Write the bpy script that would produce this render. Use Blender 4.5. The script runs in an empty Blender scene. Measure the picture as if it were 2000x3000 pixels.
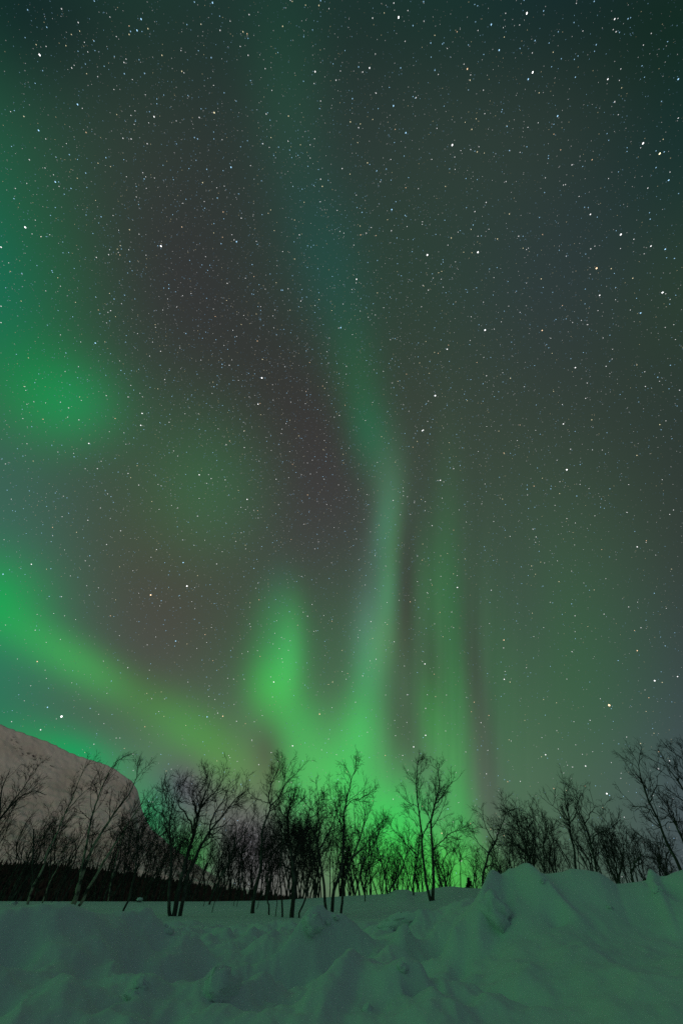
import bpy, math, random
import numpy as np
from mathutils import Matrix, Vector

C = bpy.context.scene.collection
R = math.radians
# ------------------------------------------------------------------ camera
PITCH = R(44.2)
EYE = 1.6
FPX = 1166.67                       # 14 mm lens on a 24 x 36 frame, 2000 x 3000 px
cam_d = bpy.data.cameras.new('camera')
cam = bpy.data.objects.new('camera', cam_d); C.objects.link(cam)
cam.location = (0, 0, EYE); cam.rotation_euler = (R(90) + PITCH, 0, 0)
cam_d.sensor_fit = 'VERTICAL'; cam_d.sensor_height = 36; cam_d.sensor_width = 24; cam_d.lens = 14
cam_d.clip_start = 0.05; cam_d.clip_end = 40000
S = bpy.context.scene
S.camera = cam
S.view_settings.view_transform = 'Standard'; S.view_settings.look = 'None'
S.view_settings.exposure = 0; S.view_settings.gamma = 1
S.cycles.use_denoising = False
S.cycles.max_bounces = 4; S.cycles.diffuse_bounces = 2; S.cycles.glossy_bounces = 1
S.cycles.sample_clamp_indirect = 3

cp, sp = math.cos(PITCH), math.sin(PITCH)
def d3(u, v):
    """bearing of a sighted point as a unit vector in the world (x east, y ahead, z up)"""
    u = np.asarray(u, float); v = np.asarray(v, float)
    x = (u - 1000) / FPX; y = (1500 - v) / FPX
    d = np.stack([x + 0 * y, cp - y * sp + 0 * x, sp + y * cp + 0 * x], -1)
    return d / np.linalg.norm(d, axis=-1, keepdims=True)
def azs(u, v):
    """azimuth and slope (rise per metre of ground distance) of a bearing"""
    d = d3(u, v)
    return np.arctan2(d[..., 0], d[..., 1]), d[..., 2] / np.hypot(d[..., 0], d[..., 1])

# ------------------------------------------------------------------ night sky with aurora
W = bpy.data.worlds.new('World'); S.world = W; W.use_nodes = True
nt = W.node_tree; nt.nodes.clear()
out = nt.nodes.new('ShaderNodeOutputWorld'); bg = nt.nodes.new('ShaderNodeBackground')
nt.links.new(bg.outputs[0], out.inputs[0])
tc = nt.nodes.new('ShaderNodeTexCoord')
AIRGLOW = (.012, .028, .024)
# each glow: bearing, breadth along and across, tilt, and its light (r, g, b)
SKY = [
  (-80,-60,285,285,0, -0.0182,-0.0630,-0.0268),
  (360,-60,285,285,0, -0.0087,-0.0108,-0.0092),
  (800,-60,285,285,0, -0.0067,-0.0148,-0.0105),
  (1240,-60,285,285,0, -0.0116,-0.0081,-0.0146),
  (1680,-60,285,285,0, -0.0143,-0.0198,-0.0145),
  (2100,-60,285,285,0, -0.0123,-0.0130,-0.0263),
  (-80,360,285,285,0, -0.0063,-0.0108,-0.0009),
  (360,360,285,285,0, 0.0026,-0.0024,-0.0022),
  (800,360,285,285,0, 0.0003,-0.0135,-0.0060),
  (1240,360,285,285,0, 0.0047,0.0013,0.0003),
  (1680,360,285,285,0, 0.0014,0.0005,-0.0078),
  (2100,360,285,285,0, -0.0186,-0.0162,-0.0162),
  (-80,780,285,285,0, -0.0223,0.0599,0.0035),
  (360,780,285,285,0, 0.0099,-0.0251,-0.0029),
  (800,780,285,285,0, 0.0030,0.0095,0.0039),
  (1240,780,285,285,0, -0.0015,0.0057,-0.0022),
  (1680,780,285,285,0, 0.0015,-0.0035,0.0065),
  (2100,780,285,285,0, -0.0020,0.0086,-0.0128),
  (-80,1200,285,285,0, 0.0094,0.0001,0.0202),
  (360,1200,285,285,0, 0.0060,0.0177,0.0090),
  (800,1200,285,285,0, 0.0081,-0.0156,-0.0042),
  (1240,1200,285,285,0, 0.0136,0.0192,0.0077),
  (1680,1200,285,285,0, 0.0033,-0.0040,-0.0023),
  (2100,1200,285,285,0, -0.0022,-0.0025,-0.0029),
  (-80,1620,285,285,0, 0.0055,0.0642,0.0453),
  (360,1620,285,285,0, 0.0244,0.0011,-0.0009),
  (800,1620,285,285,0, 0.0216,-0.0026,0.0141),
  (1240,1620,285,285,0, 0.0120,0.0157,0.0108),
  (1680,1620,285,285,0, 0.0147,0.0327,0.0143),
  (2100,1620,285,285,0, 0.0048,-0.0079,-0.0034),
  (-80,2040,285,285,0, -0.0161,0.1016,0.0421),
  (360,2040,285,285,0, 0.0359,-0.0035,0.0197),
  (800,2040,285,285,0, 0.0014,0.0591,0.0088),
  (1240,2040,285,285,0, 0.0323,0.0640,0.0318),
  (1680,2040,285,285,0, 0.0016,0.0422,0.0022),
  (2100,2040,285,285,0, 0.0122,-0.0054,0.0222),
  (360,2460,285,285,0, 0.0161,0.1485,0.0543),
  (800,2460,285,285,0, 0.1071,0.0301,0.0663),
  (1240,2460,285,285,0, 0.0397,0.0904,0.0471),
  (1680,2460,285,285,0, 0.0236,0.0234,0.0181),
  (2100,2460,285,285,0, 0.0212,0.0083,0.0405),
  (-60,850,130,300,0, -0.0010,-0.0096,0.0249),
  (60,1120,120,150,0, -0.0094,0.0545,-0.0248),
  (210,1180,110,90,0, -0.0146,0.1287,0.0240),
  (610,1440,150,170,0, -0.0051,0.0705,0.0143),
  (-20,1740,110,90,35, -0.0216,0.1536,-0.0117),
  (100,1870,130,50,33, -0.0013,0.0789,-0.0040),
  (260,1960,130,48,33, 0.0032,0.1652,0.0153),
  (345,2010,90,45,33, 0.0043,0.0075,0.0147),
  (510,2108,90,50,33, 0.0106,0.0561,0.0334),
  (430,2060,140,50,33, -0.0072,-0.0264,-0.0352),
  (590,2160,120,60,35, -0.0076,0.0902,-0.0239),
  (700,2270,120,60,20, 0.0047,0.0431,-0.0093),
  (120,2210,120,60,20, -0.0122,0.1132,-0.0001),
  (250,2220,90,50,25, -0.0412,0.1062,0.0112),
  (440,2400,60,80,0, -0.0544,0.0839,-0.0122),
  (650,2400,90,90,0, -0.0114,-0.0569,-0.0138),
  (530,2300,60,70,0, 0.0048,-0.1008,0.0075),
  (860,2340,40,90,-20, -0.0348,0.0967,-0.0061),
  (800,2230,40,80,-20, -0.0167,-0.1314,-0.0324),
  (560,2510,50,60,0, -0.0441,0.1322,-0.0370),
  (790,2470,90,80,0, -0.0107,-0.0283,0.0065),
  (815,1720,35,60,0, -0.0010,0.0166,0.0114),
  (815,1820,50,70,0, 0.0001,0.0833,0.0139),
  (820,1930,55,70,0, -0.0010,0.0988,0.0202),
  (795,2015,50,70,0, 0.0011,0.2317,0.0108),
  (852,1910,28,100,0, 0.0076,0.1245,0.0211),
  (850,2010,40,90,0, 0.0020,0.0192,0.0007),
  (880,2130,60,70,-30, -0.0145,0.1747,0.0087),
  (900,2230,80,70,0, -0.0022,0.0729,0.0032),
  (1000,2300,100,90,0, -0.0419,0.2995,-0.0023),
  (1060,2450,100,90,0, -0.0302,0.1085,-0.0171),
  (1180,2400,80,80,0, -0.0343,0.2429,-0.0010),
  (1180,2560,120,90,0, -0.0182,0.2260,-0.0279),
  (1340,2560,80,80,0, 0.0004,0.1943,-0.0059),
  (840,250,90,220,0, 0.0000,0.0223,0.0071),
  (960,780,80,200,-20, -0.0071,0.0194,0.0171),
  (1040,1080,55,110,-14, -0.0041,0.0312,0.0046),
  (1080,1270,45,90,-10, -0.0123,0.0581,0.0180),
  (1135,1400,38,90,0, 0.0153,0.0492,0.0220),
  (1130,1540,26,90,8, 0.0075,0.0857,0.0394),
  (1148,1620,18,110,8, 0.0107,0.0373,0.0052),
  (1085,1640,30,130,12, 0.0103,0.0168,0.0165),
  (1135,1740,24,80,5, 0.0112,0.0909,0.0400),
  (1075,1820,30,80,10, 0.0204,0.0635,0.0485),
  (1120,1880,32,70,10, 0.0240,0.0619,0.0154),
  (1080,1960,34,80,8, 0.0074,0.1144,0.0422),
  (1065,2060,42,70,5, -0.0044,0.0666,0.0019),
  (1050,2150,50,70,0, -0.0074,0.2137,0.0202),
  (1185,1800,22,150,4, -0.0051,-0.0478,-0.0183),
  (1310,1560,32,170,0, 0.0011,0.0302,0.0052),
  (1270,1760,45,140,0, -0.0027,0.0384,0.0014),
  (1340,1830,28,160,0, -0.0080,0.0334,0.0009),
  (1265,1980,38,120,0, -0.0052,-0.0504,-0.0143),
  (1335,2080,38,120,0, -0.0047,0.0718,0.0034),
  (1262,2120,28,100,0, -0.0142,0.0771,-0.0101),
  (1330,2230,32,80,0, -0.0030,0.0674,-0.0012),
  (1345,2380,32,90,0, -0.0139,0.1276,-0.0021),
  (1390,2050,34,280,0, 0.0023,-0.0757,-0.0138),
  (1440,2100,40,200,0, -0.0049,0.0078,-0.0001),
  (1180,2160,35,90,0, -0.0184,-0.0517,-0.0267),
  (1540,1850,70,200,0, 0.0010,-0.0180,0.0024),
]
# unseen aurora and sky glow outside the frame, added to light the snow: azimuth, elevation, breadth (deg), light
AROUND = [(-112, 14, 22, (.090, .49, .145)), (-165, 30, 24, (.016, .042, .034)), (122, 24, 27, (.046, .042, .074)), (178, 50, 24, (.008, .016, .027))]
def vm(op, a, b=None, c=None):
    n = nt.nodes.new('ShaderNodeVectorMath'); n.operation = op
    for i, k in enumerate((a, b, c)):
        if k is None: continue
        if isinstance(k, (tuple, list)): n.inputs[i].default_value = k
        else: nt.links.new(k, n.inputs[i])
    return n.outputs['Value'] if op == 'DOT_PRODUCT' else n.outputs['Vector']
def ma(op, a, b=None):
    n = nt.nodes.new('ShaderNodeMath'); n.operation = op
    for i, k in enumerate((a, b)):
        if k is None: continue
        if isinstance(k, (int, float)): n.inputs[i].default_value = k
        else: nt.links.new(k, n.inputs[i])
    return n.outputs[0]
bear = vm('ADD', tc.outputs['Generated'], (0, 0, 0))        # unit bearing of the sky point
sx = nt.nodes.new('ShaderNodeSeparateXYZ'); nt.links.new(bear, sx.inputs[0])
cx = nt.nodes.new('ShaderNodeCombineXYZ')
for i in range(3): nt.links.new(sx.outputs[(i + 1) % 3], cx.inputs[i])
sq = vm('MULTIPLY', bear, bear); cr = vm('MULTIPLY', bear, cx.outputs[0])
acc = None
def glow(c, e1, e2, e3, w1, w2, w3, col):
    """a soft elliptical patch of light round bearing c: exp(-|M(d-c)|^2), written as a quadric of the bearing"""
    global acc
    A = np.outer(e1, e1) / w1 ** 2 + np.outer(e2, e2) / w2 ** 2 + np.outer(e3, e3) / w3 ** 2
    bb = A @ c; k = float(c @ bb); f3 = lambda q: tuple(float(x) for x in q)
    q = ma('ADD', vm('DOT_PRODUCT', sq, f3(np.diag(A) + k)), vm('DOT_PRODUCT', cr, f3((2 * A[0, 1], 2 * A[1, 2], 2 * A[2, 0]))))
    q = ma('ADD', q, vm('DOT_PRODUCT', bear, f3(-2 * bb)))
    g = ma('POWER', math.exp(-1), q)
    sc = nt.nodes.new('ShaderNodeVectorMath'); sc.operation = 'SCALE'
    sc.inputs[0].default_value = f3(col); nt.links.new(g, sc.inputs['Scale'])
    acc = vm('ADD', sc.outputs[0], acc if acc is not None else AIRGLOW)
for u, v, su, sv, a, *col in SKY:
    a = R(a); c = d3(u, v)
    g_ = lambda du, dv: (d3(u + du, v + dv) - d3(u - du, v - dv)) / 2
    t1 = g_(su * math.cos(a), su * math.sin(a)); t2 = g_(-sv * math.sin(a), sv * math.cos(a))
    w1 = np.linalg.norm(t1); e1 = t1 / w1
    e2 = t2 - e1 * (t2 @ e1); w2 = np.linalg.norm(e2); e2 = e2 / w2
    glow(c, e1, e2, np.cross(e1, e2), w1 * 2 ** .5, w2 * 2 ** .5, .9, col)
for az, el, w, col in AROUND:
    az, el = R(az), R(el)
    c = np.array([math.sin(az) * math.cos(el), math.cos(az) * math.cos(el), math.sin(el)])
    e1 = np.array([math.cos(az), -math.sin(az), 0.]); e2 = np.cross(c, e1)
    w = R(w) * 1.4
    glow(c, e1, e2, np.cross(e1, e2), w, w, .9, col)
# fine rays in the curtain: streaks that run up the sky from the northern horizon
rx_ = vm('DOT_PRODUCT', bear, (1, 0, 0)); rf_ = vm('DOT_PRODUCT', bear, (0, float(cp), float(sp)))
ray = ma('DIVIDE', rx_, ma('MAXIMUM', rf_, .05))
cr_ = nt.nodes.new('ShaderNodeCombineXYZ'); nt.links.new(ma('MULTIPLY', ray, 34), cr_.inputs[0]); nt.links.new(ma('MULTIPLY', sx.outputs[2], 1.6), cr_.inputs[1])
rn = nt.nodes.new('ShaderNodeTexNoise'); rn.inputs['Scale'].default_value = 1; rn.inputs['Detail'].default_value = 3; nt.links.new(cr_.outputs[0], rn.inputs['Vector'])
def bump_(x, c, w): return ma('POWER', math.exp(-1), ma('POWER', ma('DIVIDE', ma('SUBTRACT', x, c), w), 2))
rmask = ma('MULTIPLY', bump_(ray, .27, .17), bump_(sx.outputs[2], .28, .34))
rfac = ma('ADD', 1, ma('MULTIPLY', ma('MULTIPLY', ma('SUBTRACT', rn.outputs['Fac'], .5), rmask), .55))
sc_ = nt.nodes.new('ShaderNodeVectorMath'); sc_.operation = 'SCALE'; nt.links.new(acc, sc_.inputs[0]); nt.links.new(rfac, sc_.inputs['Scale']); acc = sc_.outputs[0]
acc = vm('MAXIMUM', acc, (.002, .004, .004))
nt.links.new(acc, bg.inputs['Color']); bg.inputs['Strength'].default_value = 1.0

# warm light of the village, low behind the camera: an unseen rise, added behind the lot, keeps it off the
# near snow and it reaches only the mountain
sun_d = bpy.data.lights.new('sun', 'SUN'); sun = bpy.data.objects.new('sun', sun_d); C.objects.link(sun)
sun_d.energy = .72; sun_d.color = (1, .66, .54); sun_d.angle = R(3)
saz, sel = R(166), R(4)
sv_ = Vector((math.sin(saz) * math.cos(sel), math.cos(saz) * math.cos(sel), math.sin(sel)))
sun.rotation_euler = sv_.to_track_quat('Z', 'Y').to_euler(); sun.location = (-20, -20, 12)

# ------------------------------------------------------------------ helpers
def tag(o, label=None, cat=None, group=None, kind=None):
    if label: o['label'] = label
    if cat: o['category'] = cat
    if group: o['group'] = group
    if kind: o['kind'] = kind
    return o
def mesh_obj(name, V, Fq, mats, parent=None, smooth=True, fmat=None, K=4):
    """V (n,3) and faces (m,K) arrays -> one linked mesh object"""
    V = np.asarray(V, np.float32); Fq = np.asarray(Fq, np.int32)
    me = bpy.data.meshes.new(name)
    me.vertices.add(len(V)); me.vertices.foreach_set('co', V.ravel())
    me.loops.add(Fq.size); me.loops.foreach_set('vertex_index', Fq.ravel())
    me.polygons.add(len(Fq)); me.polygons.foreach_set('loop_start', np.arange(len(Fq), dtype=np.int32) * Fq.shape[1])
    me.polygons.foreach_set('use_smooth', np.full(len(Fq), smooth))
    if fmat is not None: me.polygons.foreach_set('material_index', np.asarray(fmat, np.int32))
    me.update(calc_edges=True); me.validate()
    for m in (mats if isinstance(mats, (list, tuple)) else [mats]): me.materials.append(m)
    o = bpy.data.objects.new(name, me); C.objects.link(o)
    if parent: o.parent = parent
    return o
def empty(name, loc):
    o = bpy.data.objects.new(name, None); C.objects.link(o); o.location = loc; o.empty_display_size = .3
    return o
def perlin(x, y, seed=0):
    xi = np.floor(x).astype(np.int64); yi = np.floor(y).astype(np.int64)
    xf = x - xi; yf = y - yi
    def g(ix, iy):
        h = (ix * 374761393 + iy * 668265263 + seed * 974711) & 0xffffffff
        h = ((h ^ (h >> 13)) * 1274126177) & 0xffffffff
        h = h ^ (h >> 16)
        a = (h & 0xffff) / 65536. * 2 * np.pi
        return np.cos(a), np.sin(a)
    f = lambda t: t * t * t * (t * (t * 6 - 15) + 10)
    def dot(ix, iy, dx, dy):
        gx, gy = g(ix, iy); return gx * dx + gy * dy
    n00 = dot(xi, yi, xf, yf); n10 = dot(xi + 1, yi, xf - 1, yf)
    n01 = dot(xi, yi + 1, xf, yf - 1); n11 = dot(xi + 1, yi + 1, xf - 1, yf - 1)
    u, v = f(xf), f(yf)
    return ((n00 * (1 - u) + n10 * u) * (1 - v) + (n01 * (1 - u) + n11 * u) * v) * 1.5
def fbm(x, y, seed=0, oct=4, gain=.5):
    s = 0; a = 1; 
    for k in range(oct):
        s = s + a * perlin(x * 2 ** k, y * 2 ** k, seed + 17 * k); a *= gain
    return s
def sstep(a, b, x):
    t = np.clip((x - a) / (b - a), 0, 1); return t * t * (3 - 2 * t)

# ------------------------------------------------------------------ materials
def mat(name, base, rough=.8, noise=None, bump=None, spec=.2):
    m = bpy.data.materials.new(name); m.use_nodes = True
    t = m.node_tree; b = t.nodes['Principled BSDF']
    b.inputs['Base Color'].default_value = (*base, 1); b.inputs['Roughness'].default_value = rough
    b.inputs['Specular IOR Level'].default_value = spec
    co = t.nodes.new('ShaderNodeTexCoord')
    if noise:
        scale, col2, lo, hi = noise
        n = t.nodes.new('ShaderNodeTexNoise'); n.inputs['Scale'].default_value = scale; n.inputs['Detail'].default_value = 5
        t.links.new(co.outputs['Object'], n.inputs['Vector'])
        r = t.nodes.new('ShaderNodeMapRange'); r.inputs['From Min'].default_value = lo; r.inputs['From Max'].default_value = hi
        t.links.new(n.outputs['Fac'], r.inputs['Value'])
        x = t.nodes.new('ShaderNodeMix'); x.data_type = 'RGBA'
        x.inputs['A'].default_value = (*base, 1); x.inputs['B'].default_value = (*col2, 1)
        t.links.new(r.outputs[0], x.inputs['Factor']); t.links.new(x.outputs['Result'], b.inputs['Base Color'])
    if bump:
        n2 = t.nodes.new('ShaderNodeTexNoise'); n2.inputs['Scale'].default_value = bump[0]; n2.inputs['Detail'].default_value = 6
        t.links.new(co.outputs['Object'], n2.inputs['Vector'])
        bp = t.nodes.new('ShaderNodeBump'); bp.inputs['Strength'].default_value = bump[1]; bp.inputs['Distance'].default_value = bump[2]
        t.links.new(n2.outputs['Fac'], bp.inputs['Height']); t.links.new(bp.outputs[0], b.inputs['Normal'])
    return m
M_SNOW = mat('snow', (.80, .82, .84), .7, noise=(1.3, (.74, .76, .79), .35, .7), bump=(22, .35, .02), spec=.1)
M_BARK = mat('birch_bark', (.050, .044, .040), .8, noise=(5, (.13, .12, .105), .5, .68), bump=(30, .5, .01))
M_PALE = mat('pale_birch_bark', (.36, .31, .24), .75, noise=(4, (.05, .045, .04), .48, .60), bump=(30, .5, .01))
M_TWIG = mat('birch_twigs', (.030, .025, .026), .8, noise=(3, (.045, .036, .034), .4, .6))
M_NEEDLE = mat('spruce_needles', (.022, .030, .022), .8, noise=(4, (.035, .045, .03), .4, .6))
M_FOREST = mat('forest_branches', (.007, .008, .0075), .9, noise=(.06, (.012, .012, .011), .4, .6))
M_HILL = mat('wooded_hillside', (.008, .009, .0085), .9, noise=(.05, (.013, .013, .012), .4, .6))

# mountain: wind-packed snow with scrub and rock, its tint warmed to help carry the village light
M_MOUNT = bpy.data.materials.new('mountain_snow'); M_MOUNT.use_nodes = True
t = M_MOUNT.node_tree; b = t.nodes['Principled BSDF']; b.inputs['Roughness'].default_value = .85; b.inputs['Specular IOR Level'].default_value = .1
co = t.nodes.new('ShaderNodeTexCoord')
def tn(scale, detail, x, y, z):
    mp = t.nodes.new('ShaderNodeMapping'); mp.inputs['Scale'].default_value = (x, y, z)
    t.links.new(co.outputs['Object'], mp.inputs['Vector'])
    n = t.nodes.new('ShaderNodeTexNoise'); n.inputs['Scale'].default_value = scale; n.inputs['Detail'].default_value = detail
    t.links.new(mp.outputs[0], n.inputs['Vector']); return n.outputs['Fac']
def rng_(v, a, b_):
    r = t.nodes.new('ShaderNodeMapRange'); r.inputs['From Min'].default_value = a; r.inputs['From Max'].default_value = b_
    t.links.new(v, r.inputs['Value']); return r.outputs[0]
def mixc(f, A, B):
    x = t.nodes.new('ShaderNodeMix'); x.data_type = 'RGBA'
    t.links.new(f, x.inputs['Factor'])
    for k, s in ((A, 'A'), (B, 'B')):
        if isinstance(k, tuple): x.inputs[s].default_value = (*k, 1)
        else: t.links.new(k, x.inputs[s])
    return x.outputs['Result']
soft = mixc(rng_(tn(.004, 6, 1, 1, 1), .38, .66), (.70, .67, .66), (.56, .52, .49))
at = t.nodes.new('ShaderNodeAttribute'); at.attribute_name = 'rock'
mm = t.nodes.new('ShaderNodeMath'); mm.operation = 'MULTIPLY'
t.links.new(rng_(tn(.055, 3, 1, 1, .6), .54, .62), mm.inputs[0]); t.links.new(at.outputs['Fac'], mm.inputs[1])
t.links.new(mixc(mm.outputs[0], soft, (.07, .065, .07)), b.inputs['Base Color'])

# ------------------------------------------------------------------ ground: one sheet of snow out to the horizon
def curve(pts):
    """sighted (u, v) points -> slope as a function of azimuth"""
    p = np.array(pts, float); a, s = azs(p[:, 0], p[:, 1]); o = np.argsort(a)
    return lambda x: np.interp(x, a[o], s[o])
c_bot = curve([(-200, 3000), (500, 3000), (1000, 3000), (1500, 3000), (2200, 3000)])
c_mid = curve([(-200, 2800), (0, 2800), (200, 2800), (400, 2850), (700, 2860), (1000, 2840), (1300, 2810), (1480, 2760), (1700, 2760), (2200, 2760)])
CREST = [(-150, 2640), (0, 2655), (60, 2655), (96, 2664), (160, 2671), (207, 2681), (260, 2694), (319, 2707), (383, 2722), (450, 2735), (600, 2740), (800, 2742), (1000, 2732),
         (1150, 2724), (1250, 2712), (1300, 2692), (1348, 2662), (1402, 2630), (1430, 2612), (1452, 2588), (1470, 2586), (1480, 2574), (1492, 2561), (1510, 2564), (1530, 2558),
         (1552, 2552), (1574, 2556), (1596, 2562), (1620, 2559), (1645, 2554), (1669, 2546), (1723, 2549), (1752, 2556), (1781, 2574), (1803, 2590), (1851, 2587), (1891, 2579),
         (1897, 2552), (1902, 2546), (1911, 2549), (1930, 2568), (1953, 2568), (1978, 2556), (2000, 2549), (2060, 2535), (2200, 2520)]
c_crest = curve(CREST)
c_fld1 = curve([(-200, 2708), (0, 2708), (1000, 2708), (1250, 2700), (2200, 2700)])
c_fld2 = curve([(-200, 2688), (1000, 2688), (2200, 2688)])
c_edge = curve([(-200, 2640), (300, 2641), (600, 2641), (800, 2638), (1000, 2626), (1130, 2619), (1160, 2607), (1190, 2606), (1212, 2614), (1240, 2613), (1270, 2603), (1300, 2598), (1325, 2597),
                (1350, 2600), (1400, 2603), (1500, 2600), (2200, 2590)])
c_fld3 = lambda a: .55 * c_edge(a) + .45 * c_fld2(a)
az_bank = float(azs(1490, 2560)[0]); az_b0 = float(azs(1240, 2700)[0]); az_l0 = float(azs(250, 2700)[0]); az_l1 = float(azs(520, 2720)[0])
def pchip(xk, yk, x):
    """monotone cubic along axis 0; xk (k,n), yk (k,n), x (m,n)"""
    k, n = xk.shape; h = np.diff(xk, axis=0); dl = np.diff(yk, axis=0) / h
    d = np.zeros_like(yk)
    w1 = 2 * h[1:] + h[:-1]; w2 = h[1:] + 2 * h[:-1]
    same = dl[1:] * dl[:-1] > 0
    with np.errstate(divide='ignore', invalid='ignore'):
        hm = (w1 + w2) / (w1 / dl[:-1] + w2 / dl[1:])
    d[1:-1] = np.where(same, hm, 0); d[0] = dl[0]; d[-1] = dl[-1]
    outv = np.empty_like(x); cols = np.arange(n)
    for i in range(x.shape[0]):
        j = np.clip((xk <= x[i]).sum(0) - 1, 0, k - 2)
        x0 = xk[j, cols]; hh = h[j, cols]; tt = np.clip((x[i] - x0) / hh, 0, 1)
        h00 = 2 * tt ** 3 - 3 * tt ** 2 + 1; h10 = tt ** 3 - 2 * tt ** 2 + tt; h01 = -2 * tt ** 3 + 3 * tt ** 2; h11 = tt ** 3 - tt ** 2
        outv[i] = h00 * yk[j, cols] + h10 * hh * d[j, cols] + h01 * yk[j + 1, cols] + h11 * hh * d[j + 1, cols]
    return outv
def r_crest(az):
    return 8.6 - 1.5 * sstep(az_b0, az_bank, az) - 2.0 * (1 - sstep(az_l0, az_l1, az))
def ground_base(r, az):
    """r (m,n), az (n,) -> z"""
    n = len(az); one = np.ones(n); rc = r_crest(az)
    back = sstep(R(55), R(100), np.abs(az))          # behind the camera: the cleared lot
    edge = 34 * one
    zb = lambda s, rr: EYE + s * rr
    rk = [.3 * one, 1.4 * one, 2.4 * one, 3.2 * one, 4.2 * one, .45 * 4.2 + .55 * rc, rc, rc + 4.6, 18 * one, 26 * one, edge, 37 * one, 60 * one, 160 * one, 900 * one, 9000 * one]
    zk = [0 * one, .03 * one, .30 * one, .70 * one, zb(c_bot(az), 4.2), zb(c_mid(az), rk[5]), zb(c_crest(az), rc), zb(c_fld1(az), rk[7]), zb(c_fld2(az), 18), zb(c_fld3(az), 26), zb(c_edge(az), 34),
          zb(c_edge(az), 34) - .22, zb(c_edge(az), 34) - 2.2, -6 * one, -16 * one, -60 * one]
    rk = np.array(rk); zk = np.array(zk)
    zk[1:5] *= (1 - .8 * back); zk[5:11] = zk[5:11] * (1 - .7 * back) + .7 * back * .25
    rise = sstep(R(75), R(110), np.abs(az)) * (1 + .12 * np.sin(az * 9) + .08 * np.sin(az * 23 + 1))  # unseen rise behind the camera, added to shade the near snow from the sun
    zk[12] += 5 * rise; zk[13] += 31 * rise; zk[14] += 22 * rise
    return pchip(rk, zk, r)
FEAT = []
def field(r, az):
    z = ground_base(r, az)
    A = az[None, :] + 0 * r; x = r * np.sin(A); y = r * np.cos(A)
    rc = r_crest(az)[None, :]
    near = sstep(3.0, 4.6, r) * (1 - sstep(rc + 1.0, rc + 4.5, r))
    bank = sstep(az_b0, az_bank, A)
    calm = 1 - .85 * np.exp(-((r - rc) / 1.0) ** 2) * np.maximum(bank, 1 - sstep(float(azs(250, 2690)[0]), float(azs(420, 2730)[0]), A))
    n = .17 * fbm(x * .62, y * .5, 3, 3) + .13 * (.35 - np.abs(fbm(x * 1.05 + 4, y * .8, 9, 3))) + .062 * fbm(x * 2.6, y * 2.2, 21, 3) + .010 * fbm(x * 8, y * 8, 27, 2)
    z = z + near * calm * (1 - .55 * bank) * n
    z = z + .045 * fbm(x * .16, y * .16, 5, 3) * sstep(rc + 2, rc + 7, r) * (1 - sstep(29, 33, r))
    z = z + .006 * fbm(x * 3.1, y * 3.1, 33, 2) * sstep(2, 4, r) * (1 - sstep(14, 20, r))
    for (px, py, ca, sa, w1, w2, h, skew) in FEAT:
        dx, dy = x - px, y - py; m = (np.abs(dx) < 3 * max(w1, w2)) & (np.abs(dy) < 3 * max(w1, w2))
        p = (dx * ca + dy * sa) / w1; q = (-dx * sa + dy * ca) / w2
        q = np.where(q < 0, q * skew, q)
        z = z + np.where(m, 1.0 * h * np.exp(-(np.abs(p) ** 2.6) - np.abs(q) ** 2.4), 0)
    return z
_rr = np.linspace(3, 60, 1500)
def hit(u, v, rmin=3.):
    """ground point seen along a bearing (first crossing outwards)"""
    a, s = azs(u, v); a = float(a); s = float(s)
    z = field(_rr[:, None], np.array([a]))[:, 0]
    ok = ((z - EYE) / _rr >= s) & (_rr >= rmin)
    r = float(_rr[np.argmax(ok)]) if ok.any() else 34.
    return r, a
def at_ground(r, az):
    return float(field(np.array([[r]]), np.array([az]))[0, 0])
# humps and hollows of the ploughed snow: (u, v, turn deg, half-length m, half-width m, height, steepness of its right side)
for (u, v, turn, w1, w2, h, sk) in [
        (1432, 2712, 70, .52, .30, .26, 2.6), (1456, 2622, 60, .30, .16, .07, 2.0), (1590, 2612, 118, .52, .17, .16, 2.0), (1625, 2662, 100, .16, .12, -.12, 1),
        (915, 2800, 25, .60, .20, .20, 2.6), (860, 2848, 30, .50, .18, .16, 2.4), (980, 2745, 20, .45, .22, .12, 2.0), (640, 2905, 75, .32, .14, .10, 3.0), (1180, 2712, 0, .50, .22, .12, 1.6),
        (430, 2770, 60, .60, .35, .16, 2.0), (60, 2760, 40, .9, .30, .18, 1.8), (8, 2712, 30, .30, .16, -.30, 1), (1300, 2748, 0, .32, .26, -.17, 1), (1226, 2886, 20, .10, .06, -.16, 1),
        (1265, 2848, 100, .22, .05, -.08, 1), (1430, 2875, 130, .42, .10, -.10, 1), (1190, 2775, 80, .34, .16, .13, 2.4), (1050, 2790, 80, .40, .22, -.10, 1), (520, 2835, 60, .60, .28, .12, 2.2),
        (1000, 2900, 70, .60, .22, .13, 2.4), (1330, 2830, 70, .6, .24, .12, 2.2), (1900, 2700, 100, .5, .3, -.07, 1), (1955, 2597, 120, .30, .09, -.07, 1), (1760, 2860, 110, .9, .35, .07, 1.8), (590, 2790, 80, .3, .2, -.1, 1), (760, 2930, 60, .45, .2, .13, 2.6)]:
    r, a = hit(u, v); tt = R(turn)
    # local axes: right and away as seen from the lot
    rx, ry = math.cos(a), -math.sin(a); fx, fy = math.sin(a), math.cos(a)
    ca = math.cos(tt) * rx + math.sin(tt) * fx; sa = math.cos(tt) * ry + math.sin(tt) * fy
    FEAT.append((r * math.sin(a), r * math.cos(a), ca, sa, w1, w2, h, sk))
rs = np.concatenate([np.linspace(.3, 3.0, 14)[:-1], np.exp(np.arange(math.log(3.0), math.log(13.5), .0062)), np.exp(np.arange(math.log(13.6), math.log(60), .020)), np.exp(np.arange(math.log(61), math.log(9000), .10)), [9000.]])
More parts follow.
